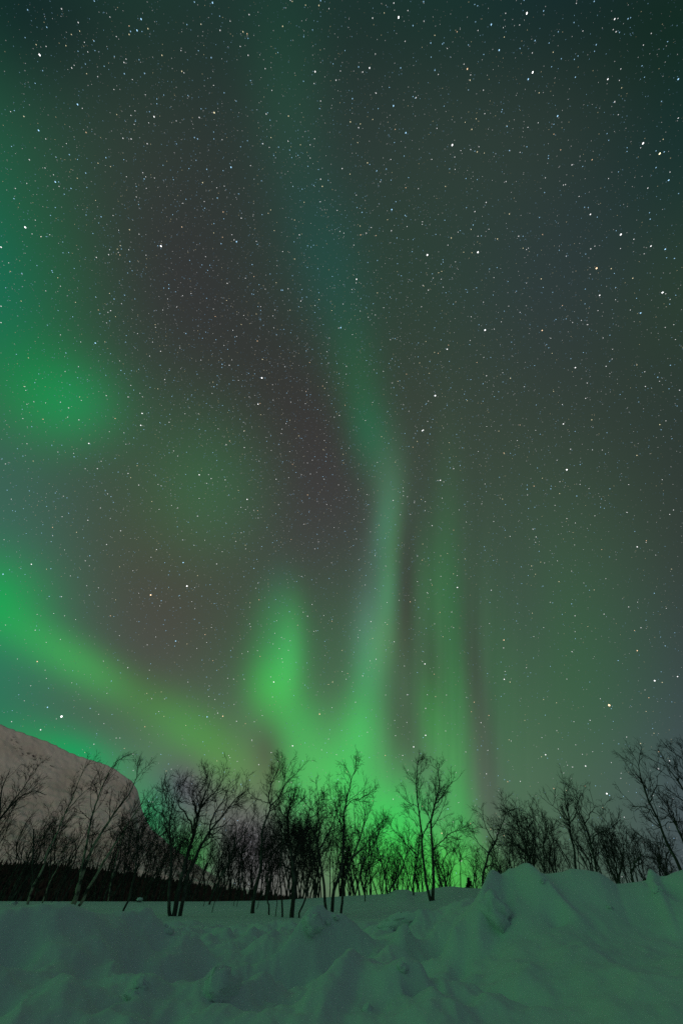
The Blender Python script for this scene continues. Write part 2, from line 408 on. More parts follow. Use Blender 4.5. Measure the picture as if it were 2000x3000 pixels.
az_in = np.arange(-52, 52.01, .11); az_out = np.arange(53, 307.5, 1.5)
azg = np.radians(np.concatenate([az_in, az_out])); n = len(azg)
azw = np.where(azg > np.pi, azg - 2 * np.pi, azg)
rg = np.repeat(rs[:, None], n, 1)
zg = field(rg, azw)
V = np.stack([rg * np.sin(azw), rg * np.cos(azw), zg], -1).reshape(-1, 3)
i = np.arange(len(rs) - 1)[:, None] * n; j = np.arange(n)[None, :]; j2 = (j + 1) % n
Fq = np.stack([i + j, i + j2, i + n + j2, i + n + j], -1).reshape(-1, 4)[:, ::-1]
V = np.vstack([V, [[0, 0, 0]]])
ground = mesh_obj('snow_ground', V, Fq, M_SNOW)
tag(ground, 'snow field and ploughed snow heaps lit green by the aurora', 'snow', kind='structure')

# ------------------------------------------------------------------ mountain and wooded hill
def ridge(name, crest, r0, r1, z0, az0, az1, m, rough, seed, label, cat, rows=70, step=.12, power=.9):
    c = curve(crest); az = np.radians(np.arange(az0, az1, step)); n = len(az)
    tt = np.linspace(0, 1, rows); zc = EYE + c(az) * r1
    rr = r0 + (r1 - r0) * tt[:, None] + 0 * az
    A = az[None] + 0 * rr; x = rr * np.sin(A); y = rr * np.cos(A)
    z = z0 + (zc[None] - z0) * (tt[:, None] ** power)
    z = z + rough * fbm(x / (r1 * .09), y / (r1 * .09), seed, 5) * (np.sin(np.pi * tt) ** .7)[:, None]
    z = z + rough * .22 * fbm(x / (r1 * .012), y / (r1 * .012), seed + 3, 3) * np.minimum(1, 5 * tt)[:, None]
    back = np.linspace(1, 1.5, 10)[1:]
    rb = r1 * back[:, None] + 0 * az; zb = zc[None] - (back[:, None] - 1) * .35 * r1 * 1.0 - 0 * rb
    x = np.vstack([x, rb * np.sin(az)]); y = np.vstack([y, rb * np.cos(az)]); z = np.vstack([z, np.maximum(zb, -70)])
    V = np.stack([x, y, z], -1).reshape(-1, 3); k = x.shape[0]
    i = np.arange(k - 1)[:, None] * n; j = np.arange(n - 1)[None]
    Fq = np.stack([i + j, i + n + j, i + n + j + 1, i + j + 1], -1).reshape(-1, 4)[:, ::-1]
    o = mesh_obj(name, V, Fq, m); tag(o, label, cat, kind='structure')
    return o, V
mount, MV = ridge('mountain', [(-1500, 1500), (-700, 1820), (-300, 2020), (0, 2122), (32, 2134), (96, 2157), (143, 2174), (191, 2198), (236, 2217), (277, 2229), (319, 2243), (351, 2263), (383, 2285), (402, 2312),
                            (411, 2346), (418, 2375), (430, 2407), (446, 2431), (478, 2458), (530, 2500), (600, 2550), (700, 2598), (800, 2632), (900, 2650)],
                  1700, 3100, -25, -80, -3, M_MOUNT, 15, 5, 'snow covered mountain with a few bare rocks on its shoulder', 'mountain', 140, .08, 1.5)
# where rock breaks through: a broken band down the shoulder
rel = MV - np.array([0, 0, EYE]); fwd = rel @ np.array([0, cp, sp]); fwd = np.maximum(fwd, 1)
pu = 1000 + FPX * rel[:, 0] / fwd; pv = 1500 - FPX * (rel @ np.array([0, -sp, cp])) / fwd
band = 0
for (a, b_, s) in [((40, 2168), (62, 2205), 10), ((62, 2205), (105, 2218), 8), ((105, 2222), (150, 2240), 12), ((335, 2275), (350, 2285), 7), ((70, 2243), (80, 2246), 5), ((310, 2320), (390, 2330), 10)]:
    a = np.array(a, float); b_ = np.array(b_, float); d = b_ - a; L = d @ d
    tt = np.clip(((pu - a[0]) * d[0] + (pv - a[1]) * d[1]) / L, 0, 1)
    band = np.maximum(band, np.exp(-(((pu - a[0] - tt * d[0]) ** 2 + (pv - a[1] - tt * d[1]) ** 2) / s ** 2)))
ra = mount.data.attributes.new('rock', 'FLOAT', 'POINT'); ra.data.foreach_set('value', (np.zeros(len(MV)) + band).astype(np.float32))
HILL = [(-1200, 2440), (-300, 2520), (0, 2531), (96, 2537), (160, 2541), (220, 2546), (320, 2556), (400, 2568), (480, 2582), (560, 2598), (650, 2610), (700, 2616), (780, 2626), (860, 2636), (1000, 2660)]
hill, HV = ridge('wooded_hill', HILL, 420, 800, -14, -75, -2, M_HILL, 3, 8, 'dark wooded hill behind the birches', 'hill', 40, .25)
# the far-off wood on it: small spruces and birches that read as one mass
rg_ = np.random.default_rng(4)
sel = rg_.choice(np.arange(len(HV) - 10 * 292), 9000)
P = HV[sel] + np.column_stack([rg_.normal(0, 2, len(sel)), rg_.normal(0, 4, len(sel)), np.zeros(len(sel))])
hgt = rg_.uniform(3.0, 6.5, len(sel)); wid = hgt * rg_.uniform(.22, .42, len(sel)); K = 6
ang = np.arange(K) / K * 2 * np.pi
ring1 = P[:, None] + np.stack([np.cos(ang)[None] * wid[:, None] * rg_.uniform(.6, 1.3, (len(sel), K)), np.sin(ang)[None] * wid[:, None], -.6 + 0 * ang[None] * wid[:, None]], -1)
ring2 = P[:, None] + np.stack([np.cos(ang)[None] * wid[:, None] * .6 * rg_.uniform(.5, 1.5, (len(sel), K)), np.sin(ang)[None] * wid[:, None] * .6, hgt[:, None] * rg_.uniform(.45, .7, (len(sel), K))], -1)
top = P + np.column_stack([rg_.normal(0, .4, len(sel)), 0 * hgt, hgt])
VV = np.concatenate([ring1, ring2, top[:, None]], 1).reshape(-1, 3); st = (np.arange(len(sel)) * (2 * K + 1))[:, None]
k = np.arange(K)[None]; k2 = (k + 1) % K
T1 = np.stack([st + k, st + k2, st + K + k2], -1).reshape(-1, 3); T2 = np.stack([st + k, st + K + k2, st + K + k], -1).reshape(-1, 3); T3 = np.stack([st + K + k, st + K + k2, st + 2 * K + 0 * k], -1).reshape(-1, 3)
fo = mesh_obj('forest', VV, np.vstack([T1, T2, T3]), M_FOREST, smooth=False); tag(fo, 'dark far-off forest covering the hill', 'forest', kind='stuff')

# ------------------------------------------------------------------ stars
STARS = '''82,29,2b 181,26,2w 277,3,2b 414,56,3b 402,89,3b 383,92,2b 379,101,2y 379,76,1o 434,84,2y 230,66,2w 138,80,2b 117,161,4b 107,131,1y 136,136,1w 234,91,1y 210,101,1y 276,120,2b 248,124,1w 194,134,1y 258,152,1w 364,183,2w 370,173,1w 408,175,1b 475,162,2y 424,215,2b 365,216,2b 306,194,1b 211,199,2w 126,207,1b 104,244,1b 228,306,3b 452,342,3w 460,290,1b 460,304,1b 71,341,2y 114,382,3b 253,388,2o 361,405,2w 385,407,2w 432,421,2w 135,407,1w 35,429,1b 311,462,2b 204,453,2b 288,478,1y 87,468,2w 133,492,1w 423,524,2b 419,506,1w 252,507,2b 163,533,3b 173,533,1b 174,546,1w 209,552,2b 46,552,1w 189,569,1b 42,582,2b 400,577,1w 397,355,1b 43,324,1b 32,327,1w 570,6,2b 623,8,3b 934,16,2y 895,15,1y 939,2,2b 730,43,2w 589,71,1y 548,72,1b 645,89,2w 712,93,2y 724,99,2o 828,77,2y 619,169,2b 704,136,1w 727,162,2w 923,210,3w 984,235,2w 533,209,2y 734,236,1b 889,238,1b 657,272,1b 692,296,1b 628,330,3y 584,344,2w 780,334,2w 845,340,2y 939,296,1w 936,318,1b 570,403,2b 579,407,2b 627,407,1b 770,421,2w 816,431,1b 705,430,1b 794,403,1y 844,414,1w 677,490,3b 606,496,2b 554,494,1b 654,500,1b 902,487,1b 939,525,2w 944,546,2y 594,535,2y 637,580,2b 885,554,1b 858,546,1b 919,543,1b 938,591,1w 777,201,1w 1167,51,4w 1153,9,2w 1240,5,2b 1091,53,2w 1209,75,2b 1194,31,1w 1241,62,1w 1398,17,1b 1438,72,3b 1480,39,1w 1338,93,1o 1261,126,2b 1295,129,1b 1461,147,3b 1186,121,1w 1368,202,3o 1358,188,1w 1050,196,2b 1062,211,2w 1082,199,3w 1173,199,2b 1273,206,2b 1283,218,1w 1376,235,2y 1140,256,1b 1101,273,2w 1032,289,2b 1152,310,3b 1218,286,2w 1209,283,1b 1415,264,1w 1470,321,1b 1026,357,2y 1055,363,1y 1050,374,2w 1188,389,3b 1157,379,1o 1381,379,2y 1484,370,2b 1324,425,4w 1378,438,1w 1397,445,2y 1279,376,1w 1331,460,1w 1264,467,1w 1183,457,1b 1144,467,1w 1076,477,2y 1131,495,1b 1002,494,2w 1025,510,1y 1364,523,1b 1481,532,1w 1188,550,1o 1304,546,1y 1159,591,1b 1423,593,2w 1491,441,2b 1419,333,1w 1542,39,4w 1591,32,2b 1739,4,2b 1799,56,3w 1838,55,2b 1680,66,1b 1634,93,1b 1803,93,2w 1813,95,1b 1906,98,1w 1566,119,2b 1607,126,1b 1522,142,1b 1558,155,1w 1619,153,1y 1745,131,2b 1643,172,1b 1681,174,1b 1954,122,1b 1883,132,1w 1559,212,4w 1546,232,3b 1684,226,2b 1779,232,3w 1817,202,1w 1985,232,3b 1879,193,1b 1799,298,2w 1578,272,1y 1632,340,3b 1621,364,1b 1985,346,2w 1936,297,1b 1882,420,4b 1875,433,1w 1931,450,4y 1944,445,2b 1920,442,1b 1835,444,1b 1941,408,1y 1733,468,2o 1674,483,2w 1605,464,1b 1641,439,1o 1542,430,1b 1920,491,2b 1957,528,3b 1896,551,2w 1781,523,1w 1655,541,1w 1649,542,1w 1961,504,1w 1594,564,1b 1621,393,1o 1545,373,1w 75,666,4w 4,724,3w 149,631,1b 163,608,1b 297,635,2b 253,630,1b 380,673,2y 408,686,1w 472,721,4w 463,720,1b 319,746,2w 283,754,2w 352,747,1o 381,766,2b 273,684,1b 202,740,1b 65,801,2b 153,793,2b 155,798,1b 31,795,1o 495,845,2b 495,834,1b 335,876,2b 366,865,1b 281,870,1b 325,910,2w 289,908,1o 317,915,1w 214,928,1b 322,940,1b 4,897,2w 4,945,2w 63,882,1y 280,1005,3b 178,981,1w 194,1034,2b 369,1002,1b 471,1029,2w 439,1043,1w 49,1038,1b 355,1085,2b 103,1121,1b 483,1112,2w 384,1129,1w 312,1159,2w 376,1163,2w 202,1195,2w 178,1178,1w 100,1177,1w 600,610,1b 654,621,2o 707,639,2w 793,615,1y 768,629,1b 533,665,2o 627,655,1b 693,708,3b 648,714,2b 686,703,1w 877,688,2w 652,695,1o 751,707,1w 754,716,1b 828,737,1w 739,775,2b 556,763,1b 615,777,1b 592,776,1b 666,830,2w 609,792,1b 719,815,1w 744,810,1o 759,834,1b 824,850,2b 828,850,2b 844,846,1w 881,882,2w 738,861,1b 664,880,1y 898,870,1b 631,927,1o 545,977,2b 763,935,1b 754,999,2o 633,995,1b 769,1053,2y 651,1067,2b 672,1070,2w 767,1107,4w 637,1101,1b 627,1133,2b 636,1127,1b 589,1055,1w 578,1096,1b 562,1157,1b 756,1184,3w 762,1182,1o 652,1188,1b 897,1028,1b 896,1147,1o 907,1062,1o 945,1131,1o 998,960,3b 992,961,1w 987,1065,1b 1060,622,2b 1147,614,3b 1186,631,2b 1146,676,2w 1056,688,2o 1073,683,1w 1101,690,1o 1162,697,1b 1251,747,4w 1399,739,4w 1390,620,2w 1491,627,2y 1385,659,2b 1379,672,1y 1321,697,2y 1399,692,1w 1409,691,1b 1456,700,2y 1207,737,1b 1302,645,1b 1036,718,1w 1105,763,1b 1077,769,1b 1044,818,3w 1043,829,1w 1175,808,1b 1238,836,1w 1254,850,2w 1284,799,1y 1293,795,1y 1368,856,1b 1395,843,1b 1455,784,1b 1433,788,1b 1105,858,1y 1415,885,1w 1327,891,1b 1379,928,1w 1234,899,1w 1420,967,4w 1309,1023,3w 1283,1035,1o 1313,1011,1o 1073,1056,1b 1148,1051,1b 1139,1065,1b 1258,1059,1b 1103,1093,1b 1190,1096,1o 1378,1112,1b 1424,1101,2w 1414,1124,1b 1494,1108,2y 1274,1159,4w 1254,1175,1w 1309,1187,1b 1143,995,1w 1014,1073,1w 1010,1187,1o 1396,1062,1o 1728,628,3w 1748,636,1b 1579,637,1b 1711,607,1b 1817,687,4b 1901,623,1b 1903,642,2b 1855,701,2w 1905,721,3w 1947,730,3b 1974,757,2b 1951,755,1b 1729,729,2w 1741,721,1w 1816,728,1w 1518,692,2w 1531,692,1b 1588,687,1o 1531,727,1y 1541,731,1w 1746,786,4o 1789,787,2y 1798,801,1b 1852,815,2y 1584,817,2y 1755,865,3w 1713,847,1b 1802,842,1b 1939,857,4b 1863,874,1b 1875,917,3b 1646,895,1o 1712,890,1b 1750,910,1w 1627,936,1b 1720,951,2w 1676,945,1w 1960,891,1b 1587,968,3o 1785,982,1b 1765,990,1w 1606,1019,1b 1684,1077,3w 1774,1073,2w 1962,1070,2b 1864,1069,1y 1887,1089,1w 1889,1132,2w 1925,1105,2b 1958,1139,1b 1989,1143,2w 1714,1167,2w 1646,1185,1w 1947,959,1w 1972,951,1w 1534,1133,1w 1522,915,1w 417,1211,3w 413,1246,3w 68,1226,1w 127,1228,2o 232,1230,2w 338,1226,2o 199,1222,1w 469,1238,1b 496,1237,2w 261,1299,3w 218,1338,2b 80,1300,1w 253,1343,1b 68,1336,1b 17,1359,1w 286,1373,2w 376,1387,2w 347,1383,1b 407,1421,2w 316,1447,1w 326,1455,1b 22,1436,1b 87,1438,1b 38,1496,1b 295,1488,1w 258,1524,2w 155,1545,2o 155,1569,1w 354,1555,2w 225,1559,1y 313,1595,2w 190,1611,1w 264,1628,2b 459,1610,2w 93,1653,3w 29,1669,1b 10,1682,3b 150,1666,2b 390,1672,1w 207,1687,1w 229,1691,1b 442,1743,4o 473,1760,2b 181,1748,2w 145,1747,2b 255,1716,1w 289,1722,1w 494,1684,1b 13,1581,1w 251,1643,1w 673,1292,2o 663,1303,2w 716,1311,2w 584,1391,3w 619,1402,2w 606,1416,1w 660,1406,2w 994,1217,2w 826,1257,1w 824,1270,1w 875,1277,1y 828,1353,1b 857,1360,1o 809,1404,2w 901,1450,2o 724,1463,3w 584,1460,1w 706,1486,1w 755,1496,1o 579,1512,2w 552,1530,1b 691,1586,1w 853,1580,1o 808,1505,1b 537,1648,3b 635,1652,2w 744,1665,2b 548,1717,4w 579,1686,1y 759,1757,2o 914,1771,1w 848,1792,2b 637,1739,1b 628,1768,1b 922,1608,1w 767,1601,1b 521,1488,1w 509,1321,1w 521,1336,1w 719,1597,1y 929,1565,1b 1236,1262,3w 1239,1260,3w 1289,1407,3w 1209,1310,1o 1211,1283,1b 1354,1312,1b 1328,1373,2w 1135,1205,1b 1070,1232,1w 1181,1439,1w 1181,1452,1w 1151,1466,2w 1097,1365,1b 1265,1540,2w 1233,1463,1y 1328,1553,1o 1172,1508,1w 1475,1327,2o 1462,1398,1b 1127,1577,1b 1098,1628,1w 1222,1629,1w 1236,1641,1o 1339,1721,3w 1438,1729,2w 1201,1763,2o 1265,1714,1o 1225,1779,1b 1288,1794,1o 1460,1263,1y 1471,1462,1y 1445,1528,1w 1493,1571,1w 1649,1242,3w 1732,1230,2y 1522,1245,1o 1931,1244,2y 1949,1233,1w 1935,1259,1b 1659,1376,4w 1670,1316,2w 1698,1361,1b 1772,1330,1b 1864,1334,2y 1563,1424,2o 1543,1433,2b 1543,1421,1b 1544,1450,1w 1612,1432,2b 1688,1453,2b 1785,1432,1b 1638,1446,1y 1835,1501,2w 1971,1494,2w 1960,1507,2w 1560,1550,2w 1569,1573,2w 1892,1584,2o 1891,1589,1w 1865,1602,3w 1858,1557,1b 1659,1519,1w 1684,1532,1w 1761,1610,1o 1578,1615,1b 1556,1658,2y 1673,1673,1w 1636,1704,2y 1589,1717,1b 1725,1729,1b 1739,1728,1y 1915,1738,2b 1673,1769,2b 1866,1764,1w 1840,1778,2w 1768,1799,1w 1965,1667,1y 104,1846,2w 110,1938,3o 190,1804,1w 158,1797,1w 324,1804,2o 178,1873,1w 375,1956,2w 327,1995,2b 214,1965,1b 91,2009,1w 143,2016,1b 140,2072,3b 181,2099,5b 265,2075,2b 37,2082,1b 72,2053,1w 120,2138,3w 35,2114,2w 276,2180,2w 425,2129,2o 352,2162,1w 341,2162,1w 329,2093,1b 445,2047,1w 391,2257,1w 432,1889,1w 408,1821,1b 56,2035,1b 494,2238,1b 472,2210,1b 17,1831,1w 314,2031,1w 457,1866,1w 570,1814,1b 601,1859,2o 515,1878,3b 676,1906,1b 901,1805,2w 734,1836,1w 845,1905,1w 818,1900,1w 802,1998,3w 899,1942,1b 610,2021,1b 667,1987,1w 607,2100,3b 638,2089,2w 653,2098,3o 693,2113,2w 551,1998,1w 738,2168,2w 595,2173,1b 653,2206,2b 857,2185,3w 794,2205,1w 758,2240,2w 936,2092,3o 972,2073,1w 893,2007,1b 962,2005,1y 974,1998,2y 962,2165,1w 630,2049,1w 636,2229,1y 719,2120,1o 972,1820,1o 762,1923,1o 818,2255,1o 624,1935,1o 1154,1880,2w 1101,1931,2w 1062,1980,2w 1244,1945,3w 1193,2035,2w 1246,2075,2w 1246,2154,3w 1211,2188,3w 1128,2213,2o 1179,2213,2w 1076,2145,1w 1475,1875,3o 1474,1898,2w 1476,1990,3w 1493,1998,2y 1388,2057,2o 1380,2085,1o 1431,2096,2o 1408,2117,2w 1427,1973,1b 1424,2267,2w 1486,2290,2o 1477,2284,1b 1222,1970,1b 1271,1975,1o 1184,1951,1w 1086,1821,2w 1041,2057,1w 1129,2036,1w 1275,2041,1y 1251,2035,1w 1307,2036,1w 1409,2185,1b 1490,2167,1y 1005,2199,1b 1018,1973,1o 1428,2198,1w 1158,2155,1w 1134,1829,1y 1091,1870,1y 1683,1804,2w 1768,1799,2w 1876,1839,2w 1857,1847,2o 1947,1892,2b 1865,1906,3o 1674,1909,2w 1809,1935,2b 1916,1994,4w 1938,1999,2y 1983,1982,3w 1783,2066,5o 1789,2076,1b 1727,2110,2w 1726,1998,1b 1757,2047,1w 1611,1952,1b 1541,1956,1w 1899,2044,2o 1891,2084,1y 1834,2159,2w 1875,2178,2y 1685,2182,1w 1597,2211,3w 1585,2217,1y 1634,2194,1w 1676,2247,2w 1714,2244,3w 1928,2202,2o 1960,2229,3w 1927,2252,3w 1523,2289,2w 1596,2095,1b 1811,2179,1b 1910,2134,1b 1914,2148,1y 1629,2059,1y 1591,2049,1y 1817,2280,1w 1935,1968,1b 1684,1871,1b 1713,2303,2o 1743,2302,1b 1776,2325,4w 1784,2330,2b 1764,2366,1y 1827,2394,2w 1825,2333,1b 1949,2329,1w 1926,2517,2w 1658,2316,2y 1621,2310,2o 1293,2441,3o 1311,2370,2b 1351,2522,2w 1475,2448,2o 1436,2429,1o 1425,2451,1b 1377,2412,1o 1327,2408,1w 1003,2459,2w 1010,2494,1w 1151,2341,2w 1237,2362,1y 1091,2346,1y 453,2372,1w 449,2349,1w 577,2374,1b 588,2448,1w 658,2337,2w 818,2290,1w'''
COLS = {'w': (1, 1, 1), 'b': (.40, .72, 1), 'y': (1, .88, .55), 'o': (1, .68, .42)}
SIZE = {1: .92, 2: 1.15, 3: 1.5, 4: 1.95, 5: 2.9}            # radius in photo pixels
def star_mat(name, c, s):
    m = bpy.data.materials.new(name); m.use_nodes = True; tt = m.node_tree; tt.nodes.clear()
    o = tt.nodes.new('ShaderNodeOutputMaterial'); e = tt.nodes.new('ShaderNodeEmission')
    e.inputs[0].default_value = (*c, 1); e.inputs[1].default_value = s; tt.links.new(e.outputs[0], o.inputs[0])
    m.cycles.emission_sampling = 'NONE'
    return m
LV = [.15, .38, .95, 1.5, 2.2]
smats = []; sidx = {}
for kk, cc in COLS.items():
    for q, lv in enumerate(LV):
        sidx[kk, q] = len(smats); smats.append(star_mat('starlight', cc, lv))
rng = np.random.default_rng(12)
sd, srad, smi = [], [], []
for tkn in STARS.split():
    u, v, mcol = tkn.split(','); mg, cl = int(mcol[0]), mcol[1]
    if cl == 'b' and mg >= 4: cl = 'w'
    sd.append(d3(float(u), float(v))); srad.append(SIZE[mg]); smi.append(sidx[cl, min(4, mg + (1 if mg == 1 else 0))])
# the fainter ones
N = 130000
z = rng.uniform(-.02, 1, N); a = rng.uniform(0, 2 * np.pi, N)
dd = np.stack([np.sqrt(1 - z * z) * np.sin(a), np.sqrt(1 - z * z) * np.cos(a), z], -1)
milky = d3(500, 900)                       # denser in the upper left
keep = rng.uniform(0, 1, N) < .45 + .55 * np.exp(-((1 - dd @ milky) / .28))
dd = dd[keep]
mag = rng.power(1.0, len(dd))
for d, x in zip(dd, rng.uniform(0, 1, len(dd))):
    sd.append(d); srad.append(.60 + .28 * x ** 3)
    smi.append(sidx['wwbbbwby'[rng.integers(8)], 0 if x < .72 else (1 if x < .965 else 2)])
sd = np.array(sd); srad = np.array(srad); RS = 15000.
up = np.array([0, 0, 1.]); e1 = np.cross(sd, np.array([.3, .9, .2])); e1 /= np.linalg.norm(e1, axis=1)[:, None]; e2 = np.cross(sd, e1)
axis = np.array([0, cp, sp])
offc = np.clip(sd @ axis, .3, 1)
rad = srad / FPX * RS * (offc ** 1.2)
# the stars drew short arcs during the exposure: stretch each along its drift, longest near the zenith
dr = sd - axis * (sd @ axis)[:, None]; dr -= sd * (dr * sd).sum(1)[:, None]; nl = np.linalg.norm(dr, axis=1)[:, None]; dr = np.where(nl > 1e-4, dr / np.maximum(nl, 1e-4), e1)
pe = np.cross(sd, dr)
el = 1 + .55 * np.clip(1 - offc, 0, .6) / .4 * (sd[:, 2] > .55)
c0 = sd * RS
KS = 8; th = np.arange(KS) / KS * 2 * np.pi
ring = c0[:, None] + np.cos(th)[None, :, None] * (dr * (rad * el)[:, None])[:, None] + np.sin(th)[None, :, None] * (pe * rad[:, None])[:, None]
VV = np.concatenate([ring, (c0 - sd * rad[:, None])[:, None], (c0 + sd * rad[:, None])[:, None]], 1).reshape(-1, 3)
st = np.arange(len(sd))[:, None, None] * (KS + 2)
oct_ = np.array([[k, (k + 1) % KS, KS] for k in range(KS)] + [[(k + 1) % KS, k, KS + 1] for k in range(KS)])[None]
so = mesh_obj('stars', VV, (st + oct_).reshape(-1, 3), smats, smooth=False, fmat=np.repeat(smi, 16))
tag(so, 'stars scattered over the whole night sky', 'stars', kind='stuff')

# ------------------------------------------------------------------ trees
def tubes(P, r, K):
    """P (n,s,3) paths, r (n,s) radii -> verts, quads"""
    n, s, _ = P.shape
    T = np.empty_like(P); T[:, 1:-1] = P[:, 2:] - P[:, :-2]; T[:, 0] = P[:, 1] - P[:, 0]; T[:, -1] = P[:, -1] - P[:, -2]
    T /= np.linalg.norm(T, axis=2, keepdims=True) + 1e-9
    ref = np.array([.31, .87, .38]); A = np.cross(T, ref); A /= np.linalg.norm(A, axis=2, keepdims=True) + 1e-9; B = np.cross(T, A)
    th = np.arange(K) / K * 2 * np.pi
    V = P[:, :, None] + r[:, :, None, None] * (np.cos(th)[None, None, :, None] * A[:, :, None] + np.sin(th)[None, None, :, None] * B[:, :, None])
    base = (np.arange(n) * s * K)[:, None, None]; i = (np.arange(s - 1) * K)[None, :, None]; k = np.arange(K)[None, None]; k2 = (k + 1) % K
    Fq = np.stack([base + i + k, base + i + k2, base + i + K + k2, base + i + K + k], -1).reshape(-1, 4)
    return V.reshape(-1, 3), Fq
def join(parts):
    Vs, Fs, o = [], [], 0
    for V, F_ in parts:
        Vs.append(V); Fs.append(F_ + o); o += len(V)
    return np.vstack(Vs), np.vstack(Fs)
def smooth_path(pts, n, rng, wob):
    pts = np.asarray(pts, float); k = len(pts)
    seg = np.r_[0, np.cumsum(np.linalg.norm(np.diff(pts, axis=0), axis=1))]
    t = np.linspace(0, seg[-1], n); ext = np.vstack([2 * pts[0] - pts[1], pts, 2 * pts[-1] - pts[-2]])
    j = np.clip(np.searchsorted(seg, t, 'right') - 1, 0, k - 2); f = ((t - seg[j]) / (seg[j + 1] - seg[j]))[:, None]
    p0, p1, p2, p3 = ext[j], ext[j + 1], ext[j + 2], ext[j + 3]
    P = .5 * (2 * p1 + (p2 - p0) * f + (2 * p0 - 5 * p1 + 4 * p2 - p3) * f ** 2 + (3 * p1 - p0 - 3 * p2 + p3) * f ** 3)
    w = np.cumsum(rng.normal(0, wob, (n, 3)), 0); w -= np.linspace(0, 1, n)[:, None] * w[-1]
    return P + w, seg[-1]
def grow(P0, D0, L, r0, r1, s, rng, curl, lift):
    """simulate n branches: start points, directions, lengths -> paths and radii"""
    n = len(P0); P = np.empty((n, s + 1, 3)); P[:, 0] = P0; D = D0.copy(); h = (L / s)[:, None]
    for k in range(s):
        D = D + rng.normal(0, curl, (n, 3)); D[:, 2] += lift; D /= np.linalg.norm(D, axis=1, keepdims=True)
        P[:, k + 1] = P[:, k] + D * h
    t = np.linspace(0, 1, s + 1)[None]
    return P, r0[:, None] * (1 - t) + r1[:, None] * t
def sprout(P, r, per_m, amin, amax, lfrac, lmin, rng, rfac, rmin, t0=.2, cap=40, lmax=9, taper=.65):
    """side shoots along paths P: start points, directions, lengths, radii"""
    n, s1, _ = P.shape; seg = np.linalg.norm(np.diff(P, axis=1), axis=2); L = seg.sum(1)
    cnt = np.clip(rng.poisson(L * per_m) + 1, 0, cap); idx = np.repeat(np.arange(n), cnt)
    t = t0 + (1 - t0) * rng.uniform(0, 1, len(idx)) ** .9; f = t * (s1 - 1); j = np.minimum(f.astype(int), s1 - 2); ff = (f - j)[:, None]
    a, b_ = P[idx, j], P[idx, j + 1]; S0 = a * (1 - ff) + b_ * ff; T = b_ - a; T /= np.linalg.norm(T, axis=1, keepdims=True) + 1e-9
    N = rng.normal(0, 1, (len(idx), 3)); N -= T * (N * T).sum(1, keepdims=True); N /= np.linalg.norm(N, axis=1, keepdims=True)
    an = rng.uniform(amin, amax, len(idx))[:, None]; D = T * np.cos(an) + N * np.sin(an)
    ln = np.clip(L[idx] * lfrac * (1 - taper * t) * rng.uniform(.55, 1.3, len(idx)), lmin, lmax)
    rr = np.maximum(rmin, rfac * (r[idx, j] * (1 - ff[:, 0]) + r[idx, j + 1] * ff[:, 0]))
    return S0, D, ln, rr
def birch_meshes(stems, rng, dens=1., spread=1., lift=.10, bare=.3, droop=0., curl=.16, fine=1.):
    """stems: list of (path points, base radius, tip radius) -> (trunk verts/quads, crown verts/quads)"""
    trunk, crown = [], []
    for pts, rb, rt, b0 in stems:
        P, L = smooth_path(pts, 26, rng, .012 * min(L_ := 1, 1)); t = np.linspace(0, 1, 26)
        r = rt + (rb - rt) * (1 - t) ** .85; r[0] *= 1.25
        V, F_ = tubes(P[None], r[None], 8); trunk.append((V, F_))
        b_ = bare if b0 is None else b0
        S0, D, ln, rr = sprout(P[None], r[None], 4.0 * dens, R(26), R(62), .58 * spread, .7, rng, .42, .008, t0=b_, cap=60, lmax=3.8 * spread, taper=.84)
        rr = np.minimum(rr, .028)
        P1, r1 = grow(S0, D, ln, rr, np.full(len(ln), .0065), 7, rng, curl, lift)
        crown.append(tubes(P1, r1, 4))
        S0, D, ln, rr = sprout(P1, r1, 5.2 * dens, R(22), R(55), .46, .30, rng, .6, .005, t0=.14, cap=24, lmax=1.5)
        P2, r2 = grow(S0, D, ln, rr, np.full(len(ln), .0045), 4, rng, curl * 1.1, lift * .6 - droop)
        crown.append(tubes(P2, r2, 3))
        S0, D, ln, rr = sprout(P2, r2, 9.0 * fine, R(18), R(50), .62, .18, rng, .7, .0038, t0=.1, cap=14, lmax=.75)
        P3, r3 = grow(S0, D, ln, rr, np.full(len(ln), .0030), 3, rng, curl * 1.2, lift * .3 - droop)
        crown.append(tubes(P3, r3, 3))
    return join(trunk), join(crown)
def sight(u, v, base, nrm):
    """3-D point on the upright plane through base that is seen on this bearing"""
    d = d3(u, v); o = np.array([0, 0, EYE]); return o + d * (((base - o) @ nrm) / (d @ nrm))
